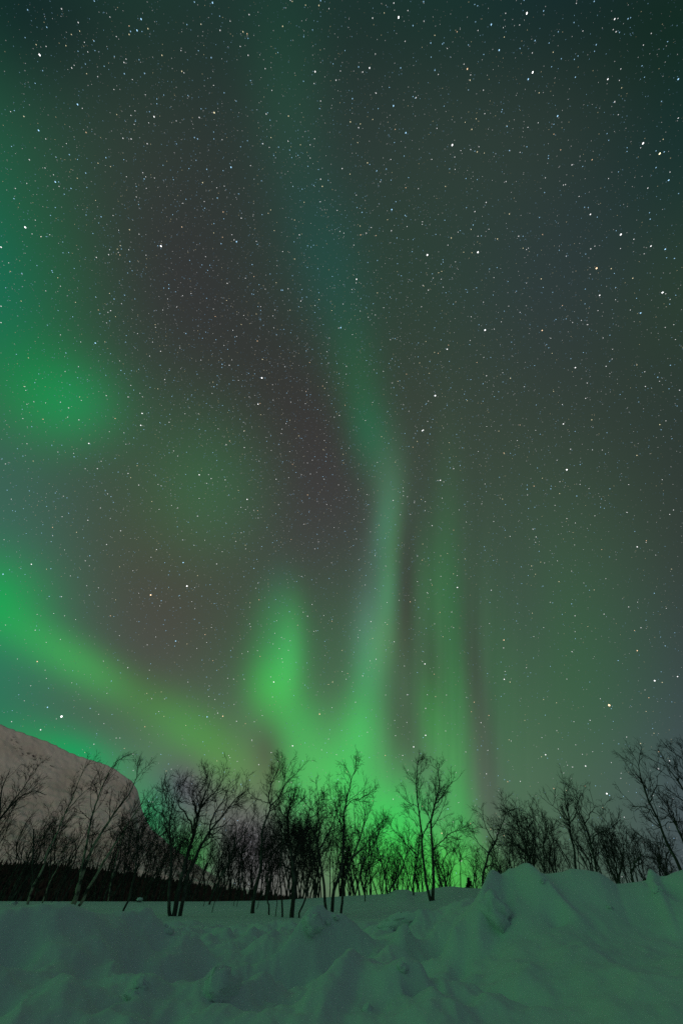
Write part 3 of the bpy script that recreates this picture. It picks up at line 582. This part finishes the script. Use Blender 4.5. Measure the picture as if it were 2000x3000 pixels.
def hero(name_label, base_uv, r, stems, seed, rb=.10, pale=False, cat='tree', **kw):
    """one birch: base bearing, ground distance, stems as sighted paths"""
    rng = np.random.default_rng(seed); az = float(azs(*base_uv)[0])
    if r is None: r = hit(*base_uv, 17.)[0]
    B = np.array([r * math.sin(az), r * math.cos(az), at_ground(r, az) - .12])
    nrm = np.array([math.sin(az), math.cos(az), 0.])
    o = empty('birch_tree', B); st3 = []
    for k, sdef in enumerate(stems):
        pts, rr0, rr1, b0 = (sdef + (None,) * 4)[:4] if isinstance(sdef, tuple) else (sdef, None, None, None)
        q = []
        dep = rng.normal(0, .25); 
        for m_, (u, v) in enumerate(pts):
            p = sight(u, v, B, nrm)
            if m_ == 0 and k == 0: p = B.copy()
            # let the stem lean a little towards or away from the viewer as well
            s = 1 + (0 if m_ == 0 else dep * m_ / len(pts) / r)
            q.append(np.array([0, 0, EYE]) + (p - np.array([0, 0, EYE])) * s)
        st3.append((np.array(q) - B, rr0 or rb, rr1 or .012, b0))
    (tv, tf), (cv, cf) = birch_meshes(st3, rng, **kw)
    mesh_obj('trunk', tv, tf, M_PALE if pale else M_BARK, o); mesh_obj('crown', cv, cf, M_TWIG, o)
    tag(o, name_label, cat, 'bare birches along the snow field')
    return o
# left edge, beside the mountain
hero('spreading birch cut by the left edge, limbs reaching over the mountain slope', (-62, 2668), 24, [
    ([(-62, 2668), (-30, 2520), (-4, 2405), (3, 2350), (10, 2300), (30, 2258)], .07, .010, .35),
    ([(-4, 2405), (30, 2366), (62, 2336), (100, 2322), (138, 2328)], .035, .008, .1),
    ([(-4, 2405), (14, 2376), (50, 2330), (84, 2290), (95, 2262)], .030, .008, .2),
    ([(-40, 2560), (-70, 2440), (-80, 2330)], .04, .010, .3)], 1, dens=.9, spread=.9)
hero('slender pale birch leaning right, its tip alone against the bare mountain face', (92, 2638), 30, [
    ([(92, 2638), (96, 2605), (128, 2544), (141, 2496), (166, 2449), (188, 2394), (204, 2356), (223, 2311), (242, 2264), (259, 2236)], .055, .008, .45),
    ([(192, 2385), (228, 2340), (262, 2312), (280, 2296)], .02, .006, .2)], 2, pale=True, dens=.8, spread=.55)
hero('short straight birch with a broken top at the far left', (96, 2640), 33, [
    ([(96, 2640), (97, 2590), (96, 2528), (99, 2470), (100, 2428)], .05, .030, .25)], 3, dens=.7, spread=.6, bare=.3)
hero('thin pale sapling leaning right before the dark hill, left of the big clump', (128, 2638), 31, [
    ([(128, 2638), (148, 2588), (170, 2546), (190, 2500), (212, 2450)], .035, .008, .5)], 4, pale=True, dens=.8, spread=.6)
hero('big leaning clump of three pale stems springing from one foot at the left', (208, 2679), None, [
    ([(208, 2679), (222, 2630), (240, 2566), (264, 2506), (287, 2458), (319, 2410), (351, 2359), (376, 2327), (392, 2292), (409, 2268)], .062, .010, .42),
    ([(200, 2676), (221, 2626), (237, 2560), (252, 2496), (257, 2449), (265, 2394), (281, 2350), (303, 2299), (325, 2254), (337, 2240)], .05, .010, .50),
    ([(212, 2678), (242, 2640), (265, 2592), (298, 2532), (344, 2465), (383, 2407), (412, 2358), (422, 2340)], .05, .010, .48),
    ([(257, 2449), (300, 2440), (240, 2440)][:2], .02, .006, .1)], 5, pale=True, dens=.85, spread=.72)
hero('crooked young stem standing nearest, alone on the open snow at the left', (343, 2708), None, [
    ([(343, 2708), (352, 2680), (361, 2660), (371, 2640), (380, 2598), (388, 2558), (395, 2496), (403, 2436), (426, 2400)], .030, .008, .55)], 6, dens=.8, spread=.6)
hero('thin pale upright birch between the leaning clump and the snow capped shrub', (319, 2642), 33, [
    ([(319, 2642), (328, 2592), (338, 2547), (351, 2480), (363, 2433), (372, 2395)], .04, .008, .40)], 7, pale=True, dens=.9, spread=.7)
hero('dark birch leaning right at the foot of the mountain slope end', (378, 2644), 33, [
    ([(378, 2644), (392, 2567), (410, 2520), (427, 2477), (440, 2442), (447, 2405)], .045, .008, .3),
    ([(410, 2520), (395, 2470), (388, 2430)], .025, .007, .2)], 8, dens=1., spread=.7)
# left middle
hero('dense dark birch with a curved double foot, left one of the two on the snow', (502, 2685), None, [
    ([(502, 2685), (494, 2655), (493, 2610), (500, 2550), (500, 2480), (497, 2425), (503, 2370), (505, 2326)], .05, .008, .40),
    ([(500, 2470), (484, 2420), (477, 2385), (470, 2340)], .025, .006, .2),
    ([(497, 2425), (470, 2448), (450, 2470)], .022, .006, .2)], 9, dens=1.15, spread=.75)
hero('broad fan crowned birch with forked trunk, tallest on the left half of the thicket', (508, 2685), None, [
    ([(508, 2685), (514, 2660), (518, 2630), (527, 2587), (540, 2539), (550, 2494), (563, 2456), (573, 2416), (585, 2375), (598, 2341), (607, 2312), (620, 2280)], .072, .009, .40),
    ([(568, 2440), (560, 2408), (540, 2380), (522, 2350), (515, 2322)], .03, .007, .2),
    ([(573, 2416), (572, 2370), (566, 2330), (570, 2302)], .028, .007, .2),
    ([(590, 2362), (623, 2329), (640, 2305), (652, 2283)], .026, .007, .15)], 10, dens=1.1, spread=.85)
hero('birch whose long limbs sweep right beneath the fan crown', (526, 2686), None, [
    ([(526, 2686), (534, 2644), (548, 2580), (570, 2530), (590, 2490), (610, 2452), (640, 2408), (668, 2372), (697, 2338), (716, 2320)], .058, .008, .40),
    ([(610, 2452), (618, 2405), (640, 2365), (660, 2330), (672, 2300)], .03, .007, .2)], 11, dens=1.05, spread=.85)
hero('dark bent birch leaning right between the fan crown and the open topped tree', (607, 2654), 30, [
    ([(607, 2654), (622, 2622), (648, 2565), (671, 2526), (684, 2485), (706, 2456), (720, 2434), (738, 2402), (757, 2368)], .06, .009, .35),
    ([(684, 2485), (690, 2440), (688, 2405)], .03, .012, .3)], 12, dens=1., spread=.75)
hero('tall open topped birch with a forked crown rising against the green band', (738, 2676), None, [
    ([(738, 2676), (743, 2630), (757, 2565), (763, 2501), (767, 2437), (779, 2399), (790, 2368), (783, 2341), (792, 2303), (808, 2271), (820, 2246)], .075, .008, .45),
    ([(790, 2368), (802, 2355), (821, 2332), (834, 2303), (856, 2278), (874, 2258)], .03, .007, .25),
    ([(786, 2352), (768, 2348), (751, 2342), (732, 2334)], .016, .006, .3),
    ([(821, 2332), (832, 2300), (836, 2270), (846, 2248)], .02, .006, .2)], 13, dens=.9, spread=.68)
hero('thin curved stem just right of the open topped birch', (795, 2681), None, [
    ([(795, 2681), (787, 2660), (781, 2630), (783, 2580), (790, 2520), (801, 2460), (806, 2410)], .030, .008, .45)], 14, dens=.9, spread=.7)
hero('thin dark stem third from the tall spire on its left', (830, 2689), None, [
    ([(830, 2689), (824, 2650), (820, 2610), (818, 2550), (826, 2480), (838, 2420), (842, 2370)], .030, .008, .45)], 15, dens=1., spread=.75)
hero('thick dark trunk in the middle of the blackest thicket with a dense bushy crown', (853, 2689), None, [
    ([(853, 2689), (856, 2640), (859, 2596), (857, 2533), (848, 2469), (842, 2421), (850, 2375), (860, 2345)], .075, .010, .35),
    ([(857, 2540), (880, 2480), (896, 2430), (905, 2380), (915, 2345)], .04, .008, .2),
    ([(856, 2640), (868, 2600), (875, 2540), (872, 2470)], .028, .008, .4),
    ([(848, 2469), (826, 2430), (818, 2395)], .03, .008, .2)], 16, dens=1.35, spread=.85)
hero('slim bowed stem leaning right beside the thick dark trunk', (875, 2692), None, [
    ([(875, 2692), (881, 2665), (889, 2640), (905, 2603), (915, 2550), (918, 2490), (925, 2430)], .028, .008, .45)], 17, dens=1., spread=.75)
hero('birch with outward bowed foot and broad dense crown left of the tall spire', (960, 2682), None, [
    ([(960, 2682), (950, 2650), (947, 2596), (938, 2549), (931, 2510), (929, 2460), (932, 2415), (930, 2370), (935, 2338)], .055, .008, .38),
    ([(931, 2510), (950, 2460), (972, 2425), (986, 2390), (990, 2350)], .035, .007, .2),
    ([(929, 2460), (908, 2415), (896, 2375)], .03, .007, .2)], 18, dens=1.25, spread=.85)
hero('tall spire topped birch standing clear in the brightest green', (972, 2682), None, [
    ([(972, 2682), (974, 2640), (977, 2605), (986, 2580), (998, 2539), (1004, 2485), (1007, 2421), (1010, 2380), (1020, 2329), (1027, 2293), (1037, 2264), (1042, 2250)], .065, .007, .42),
    ([(1005, 2440), (992, 2400), (985, 2360), (968, 2340)], .025, .006, .2),
    ([(1012, 2372), (1030, 2348), (1052, 2340), (1072, 2328)], .020, .006, .2)], 19, dens=.9, spread=.78)
hero('birch leaning right from a bent foot just right of the tall spire', (995, 2677), None, [
    ([(995, 2677), (1001, 2655), (1005, 2625), (1012, 2590), (1022, 2549), (1036, 2510), (1049, 2475), (1058, 2437), (1066, 2395), (1072, 2360)], .048, .008, .40),
    ([(1036, 2510), (1062, 2482), (1082, 2460), (1096, 2430)], .028, .007, .2)], 20, dens=1., spread=.85)
hero('low bushy birch with a hooked foot at the edge of the snow field', (1071, 2633), 28, [
    ([(1071, 2633), (1068, 2612), (1076, 2570), (1092, 2490), (1104, 2450), (1114, 2420)], .032, .008, .3),
    ([(1076, 2570), (1060, 2530), (1052, 2500)], .022, .007, .2)], 21, dens=1.2, spread=.7)
hero('v shaped birch whose two limbs part low, in front of the bright glow', (1138, 2619), 32, [
    ([(1138, 2619), (1132, 2590), (1125, 2560), (1112, 2510), (1100, 2470), (1118, 2420), (1128, 2390)], .055, .008, .40),
    ([(1140, 2615), (1152, 2585), (1170, 2560), (1188, 2512), (1196, 2470), (1200, 2440)], .05, .008, .40),
    ([(1125, 2560), (1140, 2510), (1145, 2460)], .03, .007, .2)], 22, dens=1., spread=.8)
hero('small slender birch between the v shaped tree and the twin trunked tree', (1176, 2604), 34, [
    ([(1176, 2604), (1178, 2570), (1186, 2530), (1190, 2500)], .032, .007, .35)], 23, dens=1., spread=.6)
hero('dark trunk with one long limb arching left, beside the twin trunked tree', (1208, 2622), 30, [
    ([(1208, 2622), (1210, 2590), (1217, 2540), (1221, 2500), (1228, 2460), (1232, 2420)], .055, .010, .40),
    ([(1221, 2505), (1198, 2480), (1176, 2452), (1156, 2434), (1144, 2412), (1138, 2392)], .03, .007, .2),
    ([(1212, 2565), (1196, 2556), (1180, 2562)], .02, .006, .3)], 24, dens=.95, spread=.8)
hero('twin trunked birch, tallest of all, standing on the open snow right of centre', (1266, 2639), None, [
    ([(1266, 2639), (1270, 2600), (1270, 2549), (1268, 2488), (1264, 2437), (1264, 2399), (1272, 2357), (1278, 2329), (1288, 2296), (1283, 2262), (1286, 2238)], .078, .008, .42),
    ([(1262, 2639), (1250, 2595), (1241, 2542), (1235, 2485), (1235, 2447), (1231, 2427), (1227, 2389), (1221, 2341), (1219, 2293), (1222, 2246), (1225, 2216)], .066, .007, .45),
    ([(1264, 2402), (1250, 2422), (1238, 2450)], .03, .02, .3),
    ([(1268, 2486), (1290, 2464), (1316, 2436), (1340, 2428), (1367, 2420)], .026, .006, .3),
    ([(1272, 2357), (1292, 2338), (1310, 2312), (1326, 2290)], .026, .006, .15),
    ([(1268, 2488), (1286, 2481), (1314, 2481)], .022, .006, .3),
    ([(1222, 2420), (1204, 2396), (1190, 2392)], .018, .006, .2)], 25, dens=1.05, spread=.78)
hero('thin straight birch with feathery side branches, right of the twin trunked tree', (1349, 2601), 33, [
    ([(1349, 2601), (1349, 2560), (1348, 2517), (1346, 2485), (1339, 2452), (1336, 2436)], .032, .007, .25)], 26, dens=1.05, spread=.75)
hero('gnarled birch with twisted limbs, first one left of the snow bank', (1406, 2618), 28, [
    ([(1406, 2618), (1414, 2580), (1424, 2529), (1431, 2501), (1450, 2472), (1458, 2445), (1472, 2411), (1480, 2384), (1474, 2356)], .065, .009, .35),
    ([(1450, 2472), (1436, 2448), (1421, 2421), (1416, 2402), (1405, 2382)], .03, .008, .4),
    ([(1431, 2501), (1405, 2475), (1392, 2455), (1385, 2436)], .026, .007, .3),
    ([(1450, 2472), (1474, 2472), (1492, 2482)], .026, .007, .2),
    ([(1478, 2384), (1498, 2370), (1514, 2366), (1524, 2376)], .022, .007, .1)], 27, dens=.95, spread=.72, curl=.24)
# behind the snow bank on the right
hero('dense brushy birch whose trunk rises from behind the left end of the snow bank', (1556, 2640), 23, [
    ([(1556, 2640), (1556, 2545), (1543, 2497), (1528, 2450), (1518, 2420), (1512, 2372)], .06, .008, .35),
    ([(1543, 2497), (1520, 2480), (1500, 2460), (1486, 2430)], .03, .007, .2),
    ([(1550, 2520), (1560, 2470), (1556, 2425)], .03, .007, .2)], 28, dens=1.4, spread=.8)
hero('thin forked birch in the row behind the snow bank, left of the tall knotted tree', (1594, 2640), 25, [
    ([(1594, 2640), (1595, 2550), (1592, 2456), (1580, 2425), (1567, 2402), (1558, 2392)], .04, .007, .45),
    ([(1592, 2470), (1602, 2430), (1598, 2400), (1584, 2384)], .024, .006, .2)], 29, dens=1.1, spread=.75)
hero('tall knotted birch with upswept branches behind the middle of the snow bank', (1686, 2640), 24, [
    ([(1686, 2640), (1686, 2530), (1682, 2488), (1672, 2450), (1667, 2405), (1657, 2357), (1654, 2320), (1650, 2295)], .060, .008, .45),
    ([(1667, 2405), (1650, 2395), (1632, 2372), (1618, 2360)], .024, .006, .2),
    ([(1668, 2410), (1682, 2385), (1686, 2352), (1698, 2332)], .024, .006, .2)], 30, dens=.95, spread=.62)
hero('birch leaning left with a side limb hooked right, beside the tall knotted tree', (1757, 2640), 24, [
    ([(1757, 2640), (1748, 2542), (1736, 2488), (1723, 2443), (1711, 2405), (1693, 2367), (1691, 2330)], .055, .008, .40),
    ([(1732, 2470), (1744, 2445), (1765, 2438), (1785, 2430), (1800, 2424)], .026, .007, .2),
    ([(1713, 2410), (1724, 2384), (1742, 2370), (1752, 2362)], .022, .006, .2)], 31, dens=.95, spread=.68)
hero('low rounded bushy birch in the dip of the snow bank', (1808, 2640), 24, [
    ([(1808, 2640), (1806, 2580), (1800, 2520), (1790, 2485), (1786, 2458)], .05, .008, .2),
    ([(1808, 2600), (1820, 2530), (1826, 2485), (1822, 2452)], .04, .008, .2),
    ([(1806, 2580), (1782, 2520), (1768, 2470)], .035, .008, .2)], 32, dens=1.3, spread=.8)
hero('dark birch with arching limbs just left of the pointed snow peak', (1850, 2640), 23, [
    ([(1850, 2640), (1847, 2580), (1843, 2540), (1838, 2510), (1834, 2478)], .05, .008, .25),
    ([(1846, 2560), (1862, 2528), (1880, 2514), (1896, 2512)], .035, .008, .2),
    ([(1862, 2528), (1872, 2496), (1874, 2476)], .026, .007, .2)], 33, dens=1.2, spread=.75)
hero('long bare trunk leaning left out of the right end of the snow bank', (2016, 2650), 20, [
    ([(2016, 2650), (1990, 2545), (1966, 2494), (1946, 2456), (1924, 2405), (1902, 2354), (1884, 2309), (1874, 2271), (1867, 2236)], .062, .008, .45),
    ([(1903, 2356), (1912, 2316), (1926, 2300), (1944, 2304)], .022, .006, .15),
    ([(1918, 2392), (1899, 2369), (1879, 2359), (1851, 2361)], .018, .006, .3),
    ([(1966, 2494), (1944, 2470), (1930, 2463), (1918, 2482)], .014, .006, .5)], 34, dens=.8, spread=.5)
hero('short stump topped birch at the right edge', (2046, 2640), 20, [
    ([(2046, 2640), (2022, 2530), (2000, 2463), (1978, 2415), (1973, 2396)], .05, .024, .3),
    ([(1974, 2400), (1962, 2370), (1950, 2345)], .018, .006, .1),
    ([(1976, 2408), (1960, 2414), (1948, 2420)], .014, .006, .1)], 35, dens=.8, spread=.55)
hero('tall birch leaning in from beyond the right edge, its top highest there', (2112, 2650), 19, [
    ([(2112, 2650), (2080, 2510), (2040, 2400), (2000, 2316), (1975, 2278), (1957, 2256), (1942, 2238)], .07, .008, .40),
    ([(2030, 2380), (2010, 2290), (2000, 2226), (1980, 2212)], .035, .007, .2)], 36, dens=.95, spread=.62)
hero('low twiggy birch beside the foot of the long leaning trunk', (1936, 2640), 24, [
    ([(1936, 2640), (1934, 2560), (1930, 2510), (1924, 2470)], .04, .008, .2),
    ([(1936, 2600), (1950, 2540), (1955, 2495)], .03, .008, .2)], 37, dens=1.2, spread=.7)
# the thicket behind: smaller birches of a few growth forms, copied with their parts
def thicket_tree(seed, H, nst, dens, spread):
    rng = np.random.default_rng(seed); st3 = []
    for k in range(nst):
        a = rng.uniform(0, 2 * np.pi); lean = rng.uniform(.10, .48) * H * (1 if nst > 1 else .6)
        pts = [np.array([math.cos(a), math.sin(a), 0]) * .08 * (nst > 1)]
        for q in (.25, .5, .75, 1.):
            pts.append(np.array([math.cos(a) * lean * q ** 1.2, math.sin(a) * lean * q ** 1.2, H * q * rng.uniform(.92, 1.02)]) + rng.normal(0, .05 * H * q, 3) * [1, 1, .2])
        st3.append((pts, .05 - .008 * k, .008, .2))
    (tv, tf), (cv, cf) = birch_meshes(st3, rng, dens=dens * .92, spread=spread * 1.1, lift=.07)
    o = empty('birch_tree', (0, 0, 0)); mesh_obj('trunk', tv, tf, M_BARK, o); mesh_obj('crown', cv, cf, M_TWIG, o)
    return o
FORMS = [thicket_tree(101, 5.2, 2, .68, .85), thicket_tree(102, 4.4, 3, .62, .85), thicket_tree(103, 5.8, 1, .85, .95), thicket_tree(104, 3.6, 3, .68, .95), thicket_tree(105, 5.0, 2, .72, .9), thicket_tree(106, 2.6, 4, .72, .9)]
used = [False] * len(FORMS)
def plant(u, v, r, form, h, turn, label, group):
    az = float(azs(u, v)[0]); src = FORMS[form]
    if not used[form]: o = src; used[form] = True
    else:
        o = src.copy(); C.objects.link(o)
        for ch in list(src.children):
            c = ch.copy(); C.objects.link(c); c.parent = o
    z = at_ground(r, az)
    o.location = (r * math.sin(az), r * math.cos(az), z - .1); o.rotation_euler = (0, 0, turn)
    o.scale = (h, h, h); tag(o, label, 'tree', group)
    return o
THICK = [
    ('low dark birches tangled in front of the wooded hill at the far left', [(20, 38, 1, 1.05), (62, 38, 5, 1.5), (-30, 40, 4, 1.1), (160, 40, 3, 1.3), (120, 42, 0, 1.0), (272, 41, 1, 1.1), (300, 39, 3, 1.2), (230, 43, 4, 1.0), (80, 44, 2, 1.1), (40, 36, 3, 1.2), (190, 37, 5, 1.5), (330, 37, 5, 1.6)]),
    ('brushy dark birches between the leaning clump and the fan crowned tree', [(352, 42, 4, 1.05), (375, 37, 1, 1.1), (400, 38, 1, 1.05), (425, 36, 3, 1.2), (452, 40, 3, 1.3), (470, 36, 4, .95), (430, 46, 2, 1.05), (490, 37, 0, 1.0), (405, 43, 4, 1.05), (460, 44, 0, 1.0)]),
    ('thin crowded birches under and behind the fan crown', [(520, 37, 3, 1.1), (545, 42, 2, .95), (575, 37, 3, 1.05), (600, 40, 1, 1.0), (620, 36, 3, 1.1), (640, 44, 4, 1.05), (660, 36, 0, .85), (690, 40, 3, 1.2), (560, 35, 5, 1.3), (650, 35, 5, 1.4), (585, 45, 4, 1.0), (675, 38, 1, 1.05)]),
    ('black tangled birches filling the gap behind the open topped tree', [(715, 42, 4, 1.1), (745, 38, 1, 1.1), (775, 40, 0, 1.1), (800, 36, 3, 1.25), (815, 43, 2, 1.1), (730, 35, 5, 1.5), (760, 36, 4, 1.0), (785, 35, 5, 1.6), (705, 37, 3, 1.2)]),
    ('black tangled birches in the densest thicket left of the tall spire', [(835, 38, 4, 1.15), (870, 41, 0, 1.15), (890, 36, 1, 1.2), (910, 40, 2, 1.05), (945, 37, 4, 1.05), (965, 42, 0, 1.1), (862, 34, 3, 1.25), (925, 34, 5, 1.5), (850, 37, 1, 1.2), (880, 38, 4, 1.05), (900, 34, 5, 1.5), (930, 41, 1, 1.2), (985, 38, 3, 1.3)]),
    ('low brush of birches between the tall spire and the v shaped tree', [(1015, 38, 3, 1.2), (1035, 41, 1, 1.05), (1060, 37, 5, 1.6), (1085, 40, 3, 1.1), (1030, 35, 5, 1.4), (1048, 36, 3, 1.15), (1072, 42, 4, .85), (1000, 36, 5, 1.5)]),
    ('small birches against the bright green glow between v shaped and twin trunked trees', [(1112, 41, 5, 1.3), (1125, 43, 3, .9), (1160, 45, 5, 1.3), (1195, 42, 1, .85), (1235, 40, 3, 1.0), (1150, 41, 5, 1.2), (1218, 43, 5, 1.4), (1180, 40, 3, .9)]),
    ('small brush right behind the twin trunked tree', [(1290, 41, 3, 1.0), (1312, 43, 5, 1.2), (1300, 38, 5, 1.4), (1278, 43, 1, .8)]),
    ('brush behind the gnarled birch', [(1392, 42, 5, 1.2), (1440, 40, 3, .9), (1462, 37, 1, .75), (1425, 44, 3, .75), (1490, 40, 3, .95), (1476, 38, 5, 1.3)]),
    ('crowded dark birches rising behind the left half of the snow bank', [(1505, 33, 4, .75), (1525, 30, 3, .9), (1570, 34, 0, .75), (1582, 31, 3, .9), (1612, 33, 1, .82), (1630, 36, 2, .62), (1648, 31, 3, .85), (1540, 38, 2, .75), (1600, 36, 4, .7), (1560, 32, 5, 1.2), (1636, 33, 5, 1.2)]),
    ('crowded dark birches rising behind the right half of the snow bank', [(1700, 33, 3, .85), (1722, 36, 1, .7), (1775, 32, 3, .85), (1795, 35, 4, .62), (1830, 31, 3, .78), (1868, 33, 3, .72), (1895, 35, 5, 1.1), (1915, 31, 5, 1.05), (1960, 32, 5, 1.1), (1985, 30, 5, 1.1), (1745, 34, 5, 1.2), (1815, 33, 5, 1.2), (1850, 35, 5, 1.1)]),
]
rt = random.Random(8)
for label, items in THICK:
    for u, r, fm, h in items:
        plant(u, 2600, r, fm, h * (r / 40) ** .5 * (.8 if u > 1780 else 1), rt.uniform(0, 6.28), label, label)
for q, f in enumerate(FORMS):
    if not used[q]: plant(600 + 40 * q, 2600, 44, q, 1, 0, THICK[2][0], THICK[2][0])

# ------------------------------------------------------------------ shrubs and small plants on the snow
def place(u, v, r=None, rmin=3.):
    az = float(azs(u, v)[0])
    if r is None: r = hit(u, v, rmin)[0]
    return r, az, np.array([r * math.sin(az), r * math.cos(az), at_ground(r, az)])
def blob(name, c, rad, m, parent, seed, flat=.6):
    """soft pillow of snow"""
    k, l = 18, 12; th = np.linspace(0, 2 * np.pi, k, endpoint=False); ph = np.linspace(.02, np.pi - .02, l)
    PH, TH = np.meshgrid(ph, th, indexing='ij'); d = np.stack([np.sin(PH) * np.cos(TH), np.sin(PH) * np.sin(TH), np.cos(PH)], -1)
    q = 1 + .42 * fbm(d[..., 0] * 1.6 + seed, d[..., 1] * 1.6 + d[..., 2] * 1.3, seed, 3)
    V = (d * q[..., None] * np.array(rad)).reshape(-1, 3) + np.array(c)
    i = (np.arange(l - 1) * k)[:, None]; j = np.arange(k)[None]; j2 = (j + 1) % k
    Fq = np.stack([i + j, i + k + j, i + k + j2, i + j2], -1).reshape(-1, 4)
    return mesh_obj(name, V, Fq, m, parent)
def shrub(label, u, v, r, H, W_, nst, seed, caps, arch=.0, cat='shrub'):
    rng = np.random.default_rng(seed); r, az, B = place(u, v, r); o = empty('shrub', B)
    n = nst; a = rng.uniform(0, 2 * np.pi, n); sl = rng.uniform(.2, 1, n)
    D = np.stack([np.cos(a) * sl, np.sin(a) * sl, np.full(n, 1.1)], -1); D /= np.linalg.norm(D, axis=1, keepdims=True)
    P0 = np.stack([np.cos(a) * .06, np.sin(a) * .06, np.full(n, -.1)], -1)
    P, rr = grow(P0, D, rng.uniform(.7, 1.2, n) * H, np.full(n, .014), np.full(n, .005), 7, rng, .15, -arch)
    S0, D2, ln, r2 = sprout(P, rr, 9, R(25), R(60), .4, .1, rng, .6, .005); P2, r2 = grow(S0, D2, ln, r2, np.full(len(ln), .0035), 3, rng, .2, -arch * .4)
    v_, f_ = join([tubes(P, rr, 5), tubes(P2, r2, 3)]); mesh_obj('stems', v_, f_, M_TWIG, o)
    rx, ry = math.cos(az), -math.sin(az)
    for q, (dx, dz, sx, sz) in enumerate(caps):
        blob('snow_cap', (dx * rx, dx * ry, dz), (sx, sx * .8, sz), M_SNOW, o, seed + q)
    tag(o, label, cat); return o
shrub('arching shrub bent under a cap of snow in front of the dark wooded hill', 418, 2645, 32, 1.0, .8, 16, 41, [(-.20, .60, .15, .07), (-.31, .27, .05, .22), (.12, .30, .09, .06)], .22)
shrub('small dark shrub holding a lump of snow at the far left', 42, 2640, 26, .7, .5, 14, 42, [(.02, .50, .13, .07)], .16)
shrub('tiny dark tussock of twigs at the left end of the snow field', 74, 2654, 24, .45, .3, 22, 43, [], .12)
shrub('snow topped arching bush left of the twin trunked tree at the field edge', 1221, 2612, 32, .5, .6, 14, 44, [(0, .36, .30, .10)], .22)
def stalk(label, u, v, H, lean, seed, br=2):
    rng = np.random.default_rng(seed); r, az, B = place(u, v, None, 16.)
    o_ = np.array([math.cos(az), -math.sin(az), 0.])
    P, L = smooth_path([np.array([0, 0, -.1]), o_ * lean * .3 + [0, 0, H * .45], o_ * lean + [0, 0, H]], 9, rng, .015)
    rr = np.linspace(.016, .005, 9)[None]
    S0, D, ln, r2 = sprout(P[None], rr, br, R(25), R(50), .3, .1, rng, .6, .005, t0=.4); P2, r2 = grow(S0, D, ln, r2, np.full(len(ln), .004), 4, rng, .15, .05)
    v_, f_ = join([tubes(P[None], rr, 5), tubes(P2, r2, 4)])
    o = mesh_obj('sapling', v_, f_, M_BARK); o.location = B; tag(o, label, 'sapling', 'bare saplings poking out of the snow'); return o
stalk('short bare sapling at the field edge, left one of a close pair', 148, 2655, 1.3, .05, 51)
stalk('short bare sapling at the field edge, right one of a close pair, leaning', 168, 2654, 1.2, .12, 52)
stalk('thin sapling curving right before the broad fan crowned tree', 621, 2674, 1.5, .35, 53, 3)
stalk('small upright sapling left of the bent dark birch', 596, 2656, 1.2, .03, 54)
stalk('short leaning stalk right of the thin curved stem', 806, 2685, .9, -.25, 55)
stalk('sapling pair member leaning right under the bent trunk, in the middle left of the field', 694, 2656, 1.4, .14, 56)
stalk('sapling beside a forked trunk foot at the field edge in the middle left', 683, 2654, 1.6, .18, 57, 3)
stalk('forked twig sticking out of the snow right of the tall open topped birch', 752, 2664, .7, .35, 58, 4)

# little spruce at the foot of the gnarled birch
r, az, B = place(1376, 2604, 36); o = empty('spruce_tree', B); rng = np.random.default_rng(77)
tv, tf = tubes(np.array([[[0, 0, -.2], [0, 0, .8], [0.02, 0, 1.75]]]), np.array([[.05, .035, .008]]), 6); mesh_obj('trunk', tv, tf, M_BARK, o)
n = 260; hz = rng.uniform(.12, 1.7, n); a = rng.uniform(0, 2 * np.pi, n); ln = (1.78 - hz) * .48 * rng.uniform(.7, 1.15, n) + .05
P, rr = grow(np.stack([0 * a, 0 * a, hz], -1), np.stack([np.cos(a), np.sin(a), -.25 + 0 * a], -1), ln, np.full(n, .03), np.full(n, .012), 4, rng, .12, .02)
S0, D, l2, r2 = sprout(P, rr, 14, R(35), R(65), .4, .06, rng, .8, .014); P2, r2 = grow(S0, D, l2, r2, np.full(len(l2), .008), 2, rng, .1, -.02)
v_, f_ = join([tubes(P, rr, 4), tubes(P2, r2, 3)]); mesh_obj('crown', v_, f_, M_NEEDLE, o); o.scale = (.95, .95, .95); tag(o, 'little dark spruce at the edge of the snow field, left of the gnarled birch', 'tree')

# lumps of ploughed snow lying on the heaps
def lump(label, u, v, rad, turn, seed, sink=.45):
    r, az, B = place(u, v); o = blob('snow_lump', (0, 0, 0), rad, M_SNOW, None, seed)
    o.location = B + np.array([0, 0, rad[2] * (1 - 2 * sink)]); o.rotation_euler = (R(8), R(-10), -az + turn)
    return tag(o, label, 'snow lump', 'lumps of ploughed snow')
lump('long low lump of snow lying on the near heap below the twin trunked tree', 1180, 2702, (.34, .15, .09), 0, 3, .55)
lump('small rounded lump of snow on the heap below the spire topped birch', 912, 2710, (.14, .12, .10), .4, 5)
lump('block of snow jutting from the left shoulder of the bank, with a dark hollow beneath', 1450, 2694, (.15, .20, .20), .3, 9, .6)
lump('wedge of snow tilted up near the bottom, left of centre', 640, 2912, (.17, .10, .12), .8, 12, .5)
# smaller clods broken off by the plough
rc_ = np.random.default_rng(31)
for q in range(14):
    u, v = [(rc_.uniform(250, 1300), rc_.normal(2735, 22)), (rc_.uniform(1300, 1990), rc_.normal(2640, 40)), (rc_.uniform(350, 1450), rc_.uniform(2760, 2960))][q % 3 if q % 3 != 1 or q % 2 else 0]
    sz = rc_.uniform(.022, .045)
    lump('small clod of snow lying loose on the ploughed heaps', u, v, (sz * rc_.uniform(1, 1.6), sz, sz * rc_.uniform(.6, .9)), rc_.uniform(0, 3), 60 + q, .58)['group'] = 'small clods on the ploughed snow'
